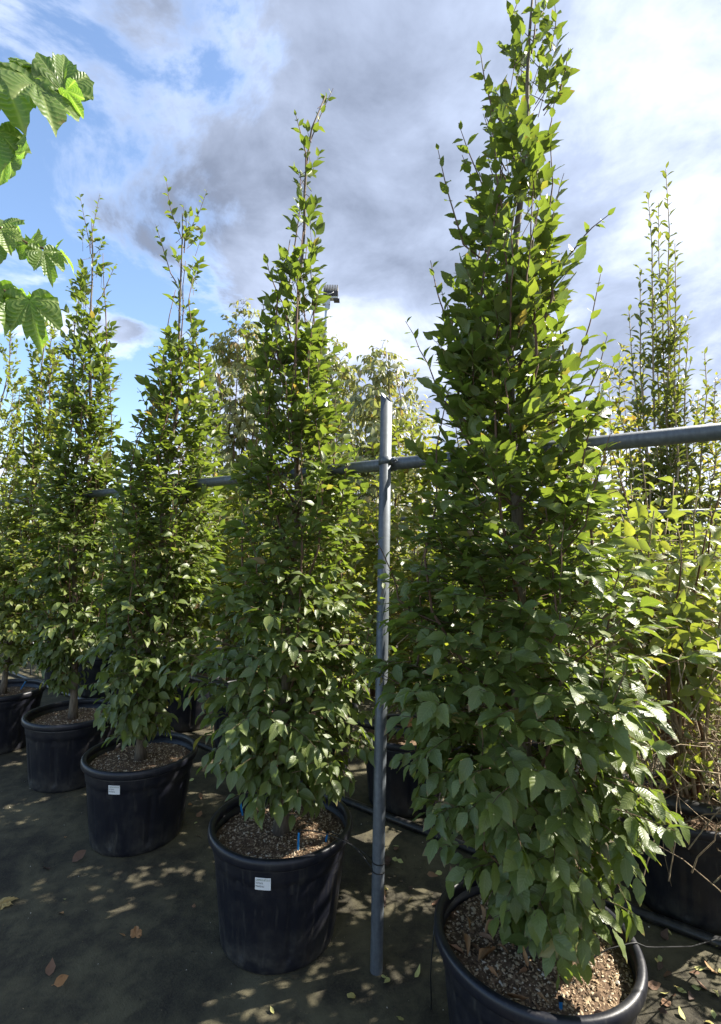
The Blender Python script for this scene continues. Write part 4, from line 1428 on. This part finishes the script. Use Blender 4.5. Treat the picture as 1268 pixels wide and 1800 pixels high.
# thin tube from the biggest pot across the ground
g1 = np.array([POTS[0][0] + 0.10, POTS[0][1] - 0.07, SOIL_Z + 0.02])
e1 = ground(1290, 1640, 0.004)
dt_ = thing('drip_line', 'thin black drip line running from the overhung pot over its rim', 'drip line', (e1[0], e1[1], 0))
rimp = np.array([POTS[0][0] + 0.262, POTS[0][1] - 0.045, POT_H + 0.004])
pts = np.array([g1, (g1 + rimp) / 2 + (0, 0, 0.012), rimp, rimp + (0.04, 0.01, -0.02), (rimp + e1) / 2 + (0, 0, -0.03), e1])
ss = np.linspace(0, 1, 20)
q = np.stack([np.interp(ss, np.linspace(0, 1, len(pts)), pts[:, k]) for k in range(3)], -1)
tube('tube', q, 0.0019, M_BLACK, dt_, 6, (e1[0], e1[1], 0))
a_ = ground(768, 1676, 0.30); b_ = ground(756, 1770, 0.003)
dl = thing('drip_line', 'short loose black tube hanging down outside the overhung pot', 'drip line', (b_[0], b_[1], 0))
a_ = np.array([POTS[0][0] - 0.272, POTS[0][1] + 0.06, 0.372])
pts = np.array([a_, a_ + (-0.012, -0.01, -0.12), (a_ + b_) / 2 + (0, 0, -0.12), b_])
q = np.stack([np.interp(np.linspace(0, 1, 12), np.linspace(0, 1, 4), pts[:, k]) for k in range(3)], -1)
tube('tube', q, 0.002, M_BLACK, dl, 6, (b_[0], b_[1], 0))

# ------------------------------------------------------------------ fallen leaves
lit_me = {}


def litter_mesh(v, tint):
    k = (v, round(tint, 1))
    if k not in lit_me:
        rgm = np.random.default_rng(v * 7 + int(tint * 10))
        if v < 6:
            V, T, U = leaf_template(6, rgm.uniform(0.45, 0.62), rgm.uniform(-0.3, 0.5), rgm.uniform(-0.5, 0.5), 0.0, 0.05, 'ovate', rgm.uniform(-1, 1), v)
        elif v >= 10:
            V, T, U = leaf_template(6, rgm.uniform(0.16, 0.30), rgm.uniform(0.8, 2.0), rgm.uniform(-0.5, 0.5), 0.0, 0.1, 'ovate', rgm.uniform(-2, 2), v)
        else:
            V, T, U = lobed_template(v)
            V = V * np.array([1, 1, 1.2])
        V = V + rgm.normal(0, 0.012, V.shape)
        me = mesh_np('fallen_leaf', V, T, 3, {'tint': np.full(len(V), k[1]), 'luv': U})
        me.materials.append(M_LITTER)
        lit_me[k] = me
    return lit_me[k]


def fallen(g, ln, tint, v, label, group, rot, tilt=(0, 0)):
    o = bpy.data.objects.new('fallen_leaf', litter_mesh(v, tint))
    COL.objects.link(o)
    M = Matrix.Rotation(rot, 3, 'Z') @ Matrix.Rotation(tilt[0], 3, 'X') @ Matrix.Rotation(tilt[1], 3, 'Y') @ Matrix.Scale(ln, 3)
    A = np.array(M)
    co = np.empty(len(o.data.vertices) * 3, np.float32); o.data.vertices.foreach_get('co', co)
    zz = (co.reshape(-1, 3) @ A.T)[:, 2].min()
    o.matrix_world = Matrix.Translation((g[0], g[1], g[2] - zz + 0.001)) @ M.to_4x4()
    tag(o, label, 'leaf', group)


rng = np.random.default_rng(41)
def potfree(g):
    return all(math.hypot(g[0] - x, g[1] - y) > 0.26 for x, y in POTS) and all(math.hypot(g[0] - b[0], g[1] - b[1]) > 0.26 for b in BK) and math.hypot(*(g[:2] - POST)) > 0.04


cnt = 0
for (xa, xb, ya, yb, n) in ((1125, 1268, 1560, 1800, 44), (660, 800, 1395, 1600, 26), (590, 760, 1290, 1430, 26), (330, 400, 1330, 1500, 8), (620, 760, 1600, 1790, 6), (1000, 1268, 1400, 1600, 20)):
    for q in range(n):
        g = ground(rng.uniform(xa, xb), rng.uniform(ya, yb))
        if not potfree(g):
            continue
        yellow = rng.uniform() < 0.62
        fallen(g, rng.uniform(0.022, 0.042) if yellow else rng.uniform(0.03, 0.055), rng.choice([0.7, 0.8, 0.9, 1.0]) if yellow else rng.choice([0.0, 0.2, 0.3, 0.5]), int(rng.integers(0, 6)),
               'small pale yellow leaf fallen on the dark ground cloth by the pots' if yellow else 'small brown withered leaf fallen on the dark ground cloth by the pots',
               'yellow fallen leaves' if yellow else 'brown fallen leaves', rng.uniform(0, 6.28), (rng.normal(0, 0.2), rng.normal(0, 0.3)))
for px, py, ln, tint, v, lab, rot, tilt in (
        (2, 1592, 0.06, 0.6, 6, 'broad yellow lobed leaf with brown edge on the open ground cloth', -0.9, (0.15, 0.1)),
        (125, 1518, 0.070, 0.15, 2, 'curled grey-brown leaf on the ground in front of the labelled pot without stakes', -0.6, (0.3, 0.5)),
        (88, 1530, 0.045, 0.0, 3, 'dark crumpled leaf beside the curled grey-brown one', 1.2, (0.2, 0.4)),
        (238, 1648, 0.040, 0.45, 8, 'orange-brown crumpled leaf alone on open ground', 0.3, (0.5, 0.3)),
        (222, 1646, 0.03, 0.5, 1, 'little orange leaf touching the crumpled orange-brown one', 2.0, (0.3, 0.2)),
        (86, 1718, 0.050, 0.2, 5, 'flat mauve-brown leaf on the open ground cloth', 0.4, (0.1, 0.1)),
        (92, 1738, 0.05, 0.5, 0, 'narrow pointed tan leaf below the mauve-brown leaf', -0.7, (0.0, 1.0)),
        (115, 1475, 0.022, 0.5, 4, 'tiny orange leaf near the curled grey-brown leaf', 0.5, (0.2, 0.2)),
        (113, 1607, 0.026, 0.5, 5, 'small tan leaf midway across the open ground', 1.5, (0.3, 0.2)),
        (117, 1580, 0.018, 0.9, 1, 'tiny yellow leaf above the small tan leaf', 2.5, (0.1, 0.1)),
        (340, 1597, 0.024, 0.3, 2, 'faint brown leaf scrap close to the three-stake pot', 0.1, (0.1, 0.1)),
        (658, 1690, 0.03, 0.8, 3, 'yellow leaf leaning on the foot of the slant-topped post', 0.2, (0.8, 0.1)),
        (482, 1783, 0.022, 0.9, 4, 'tiny pale leaf in front of the three-stake pot', 0.9, (0.1, 0.2))):
    fallen(ground(px, py), ln, tint, v, lab, None, rot, tilt)
# dry leaves and strips hanging inside the biggest pot
pz = np.array([POTS[0][0], POTS[0][1], 0])
for j in range(26):
    a = rng.uniform(0, 6.28) if j > 12 else math.pi + rng.normal(0, 0.35)
    r = rng.uniform(0.08, 0.22)
    g = np.array([pz[0] + r * math.cos(a), pz[1] + r * math.sin(a), SOIL_Z + 0.016])
    fallen(g, rng.uniform(0.03, 0.075), rng.choice([0.2, 0.3, 0.4, 0.5]), int(rng.integers(10, 15)), 'dry tan leaf lying on the soil of the overhung pot', 'dry leaves in the overhung pot', rng.uniform(0, 6.28), (rng.normal(0, 0.5), rng.normal(0, 0.8)))
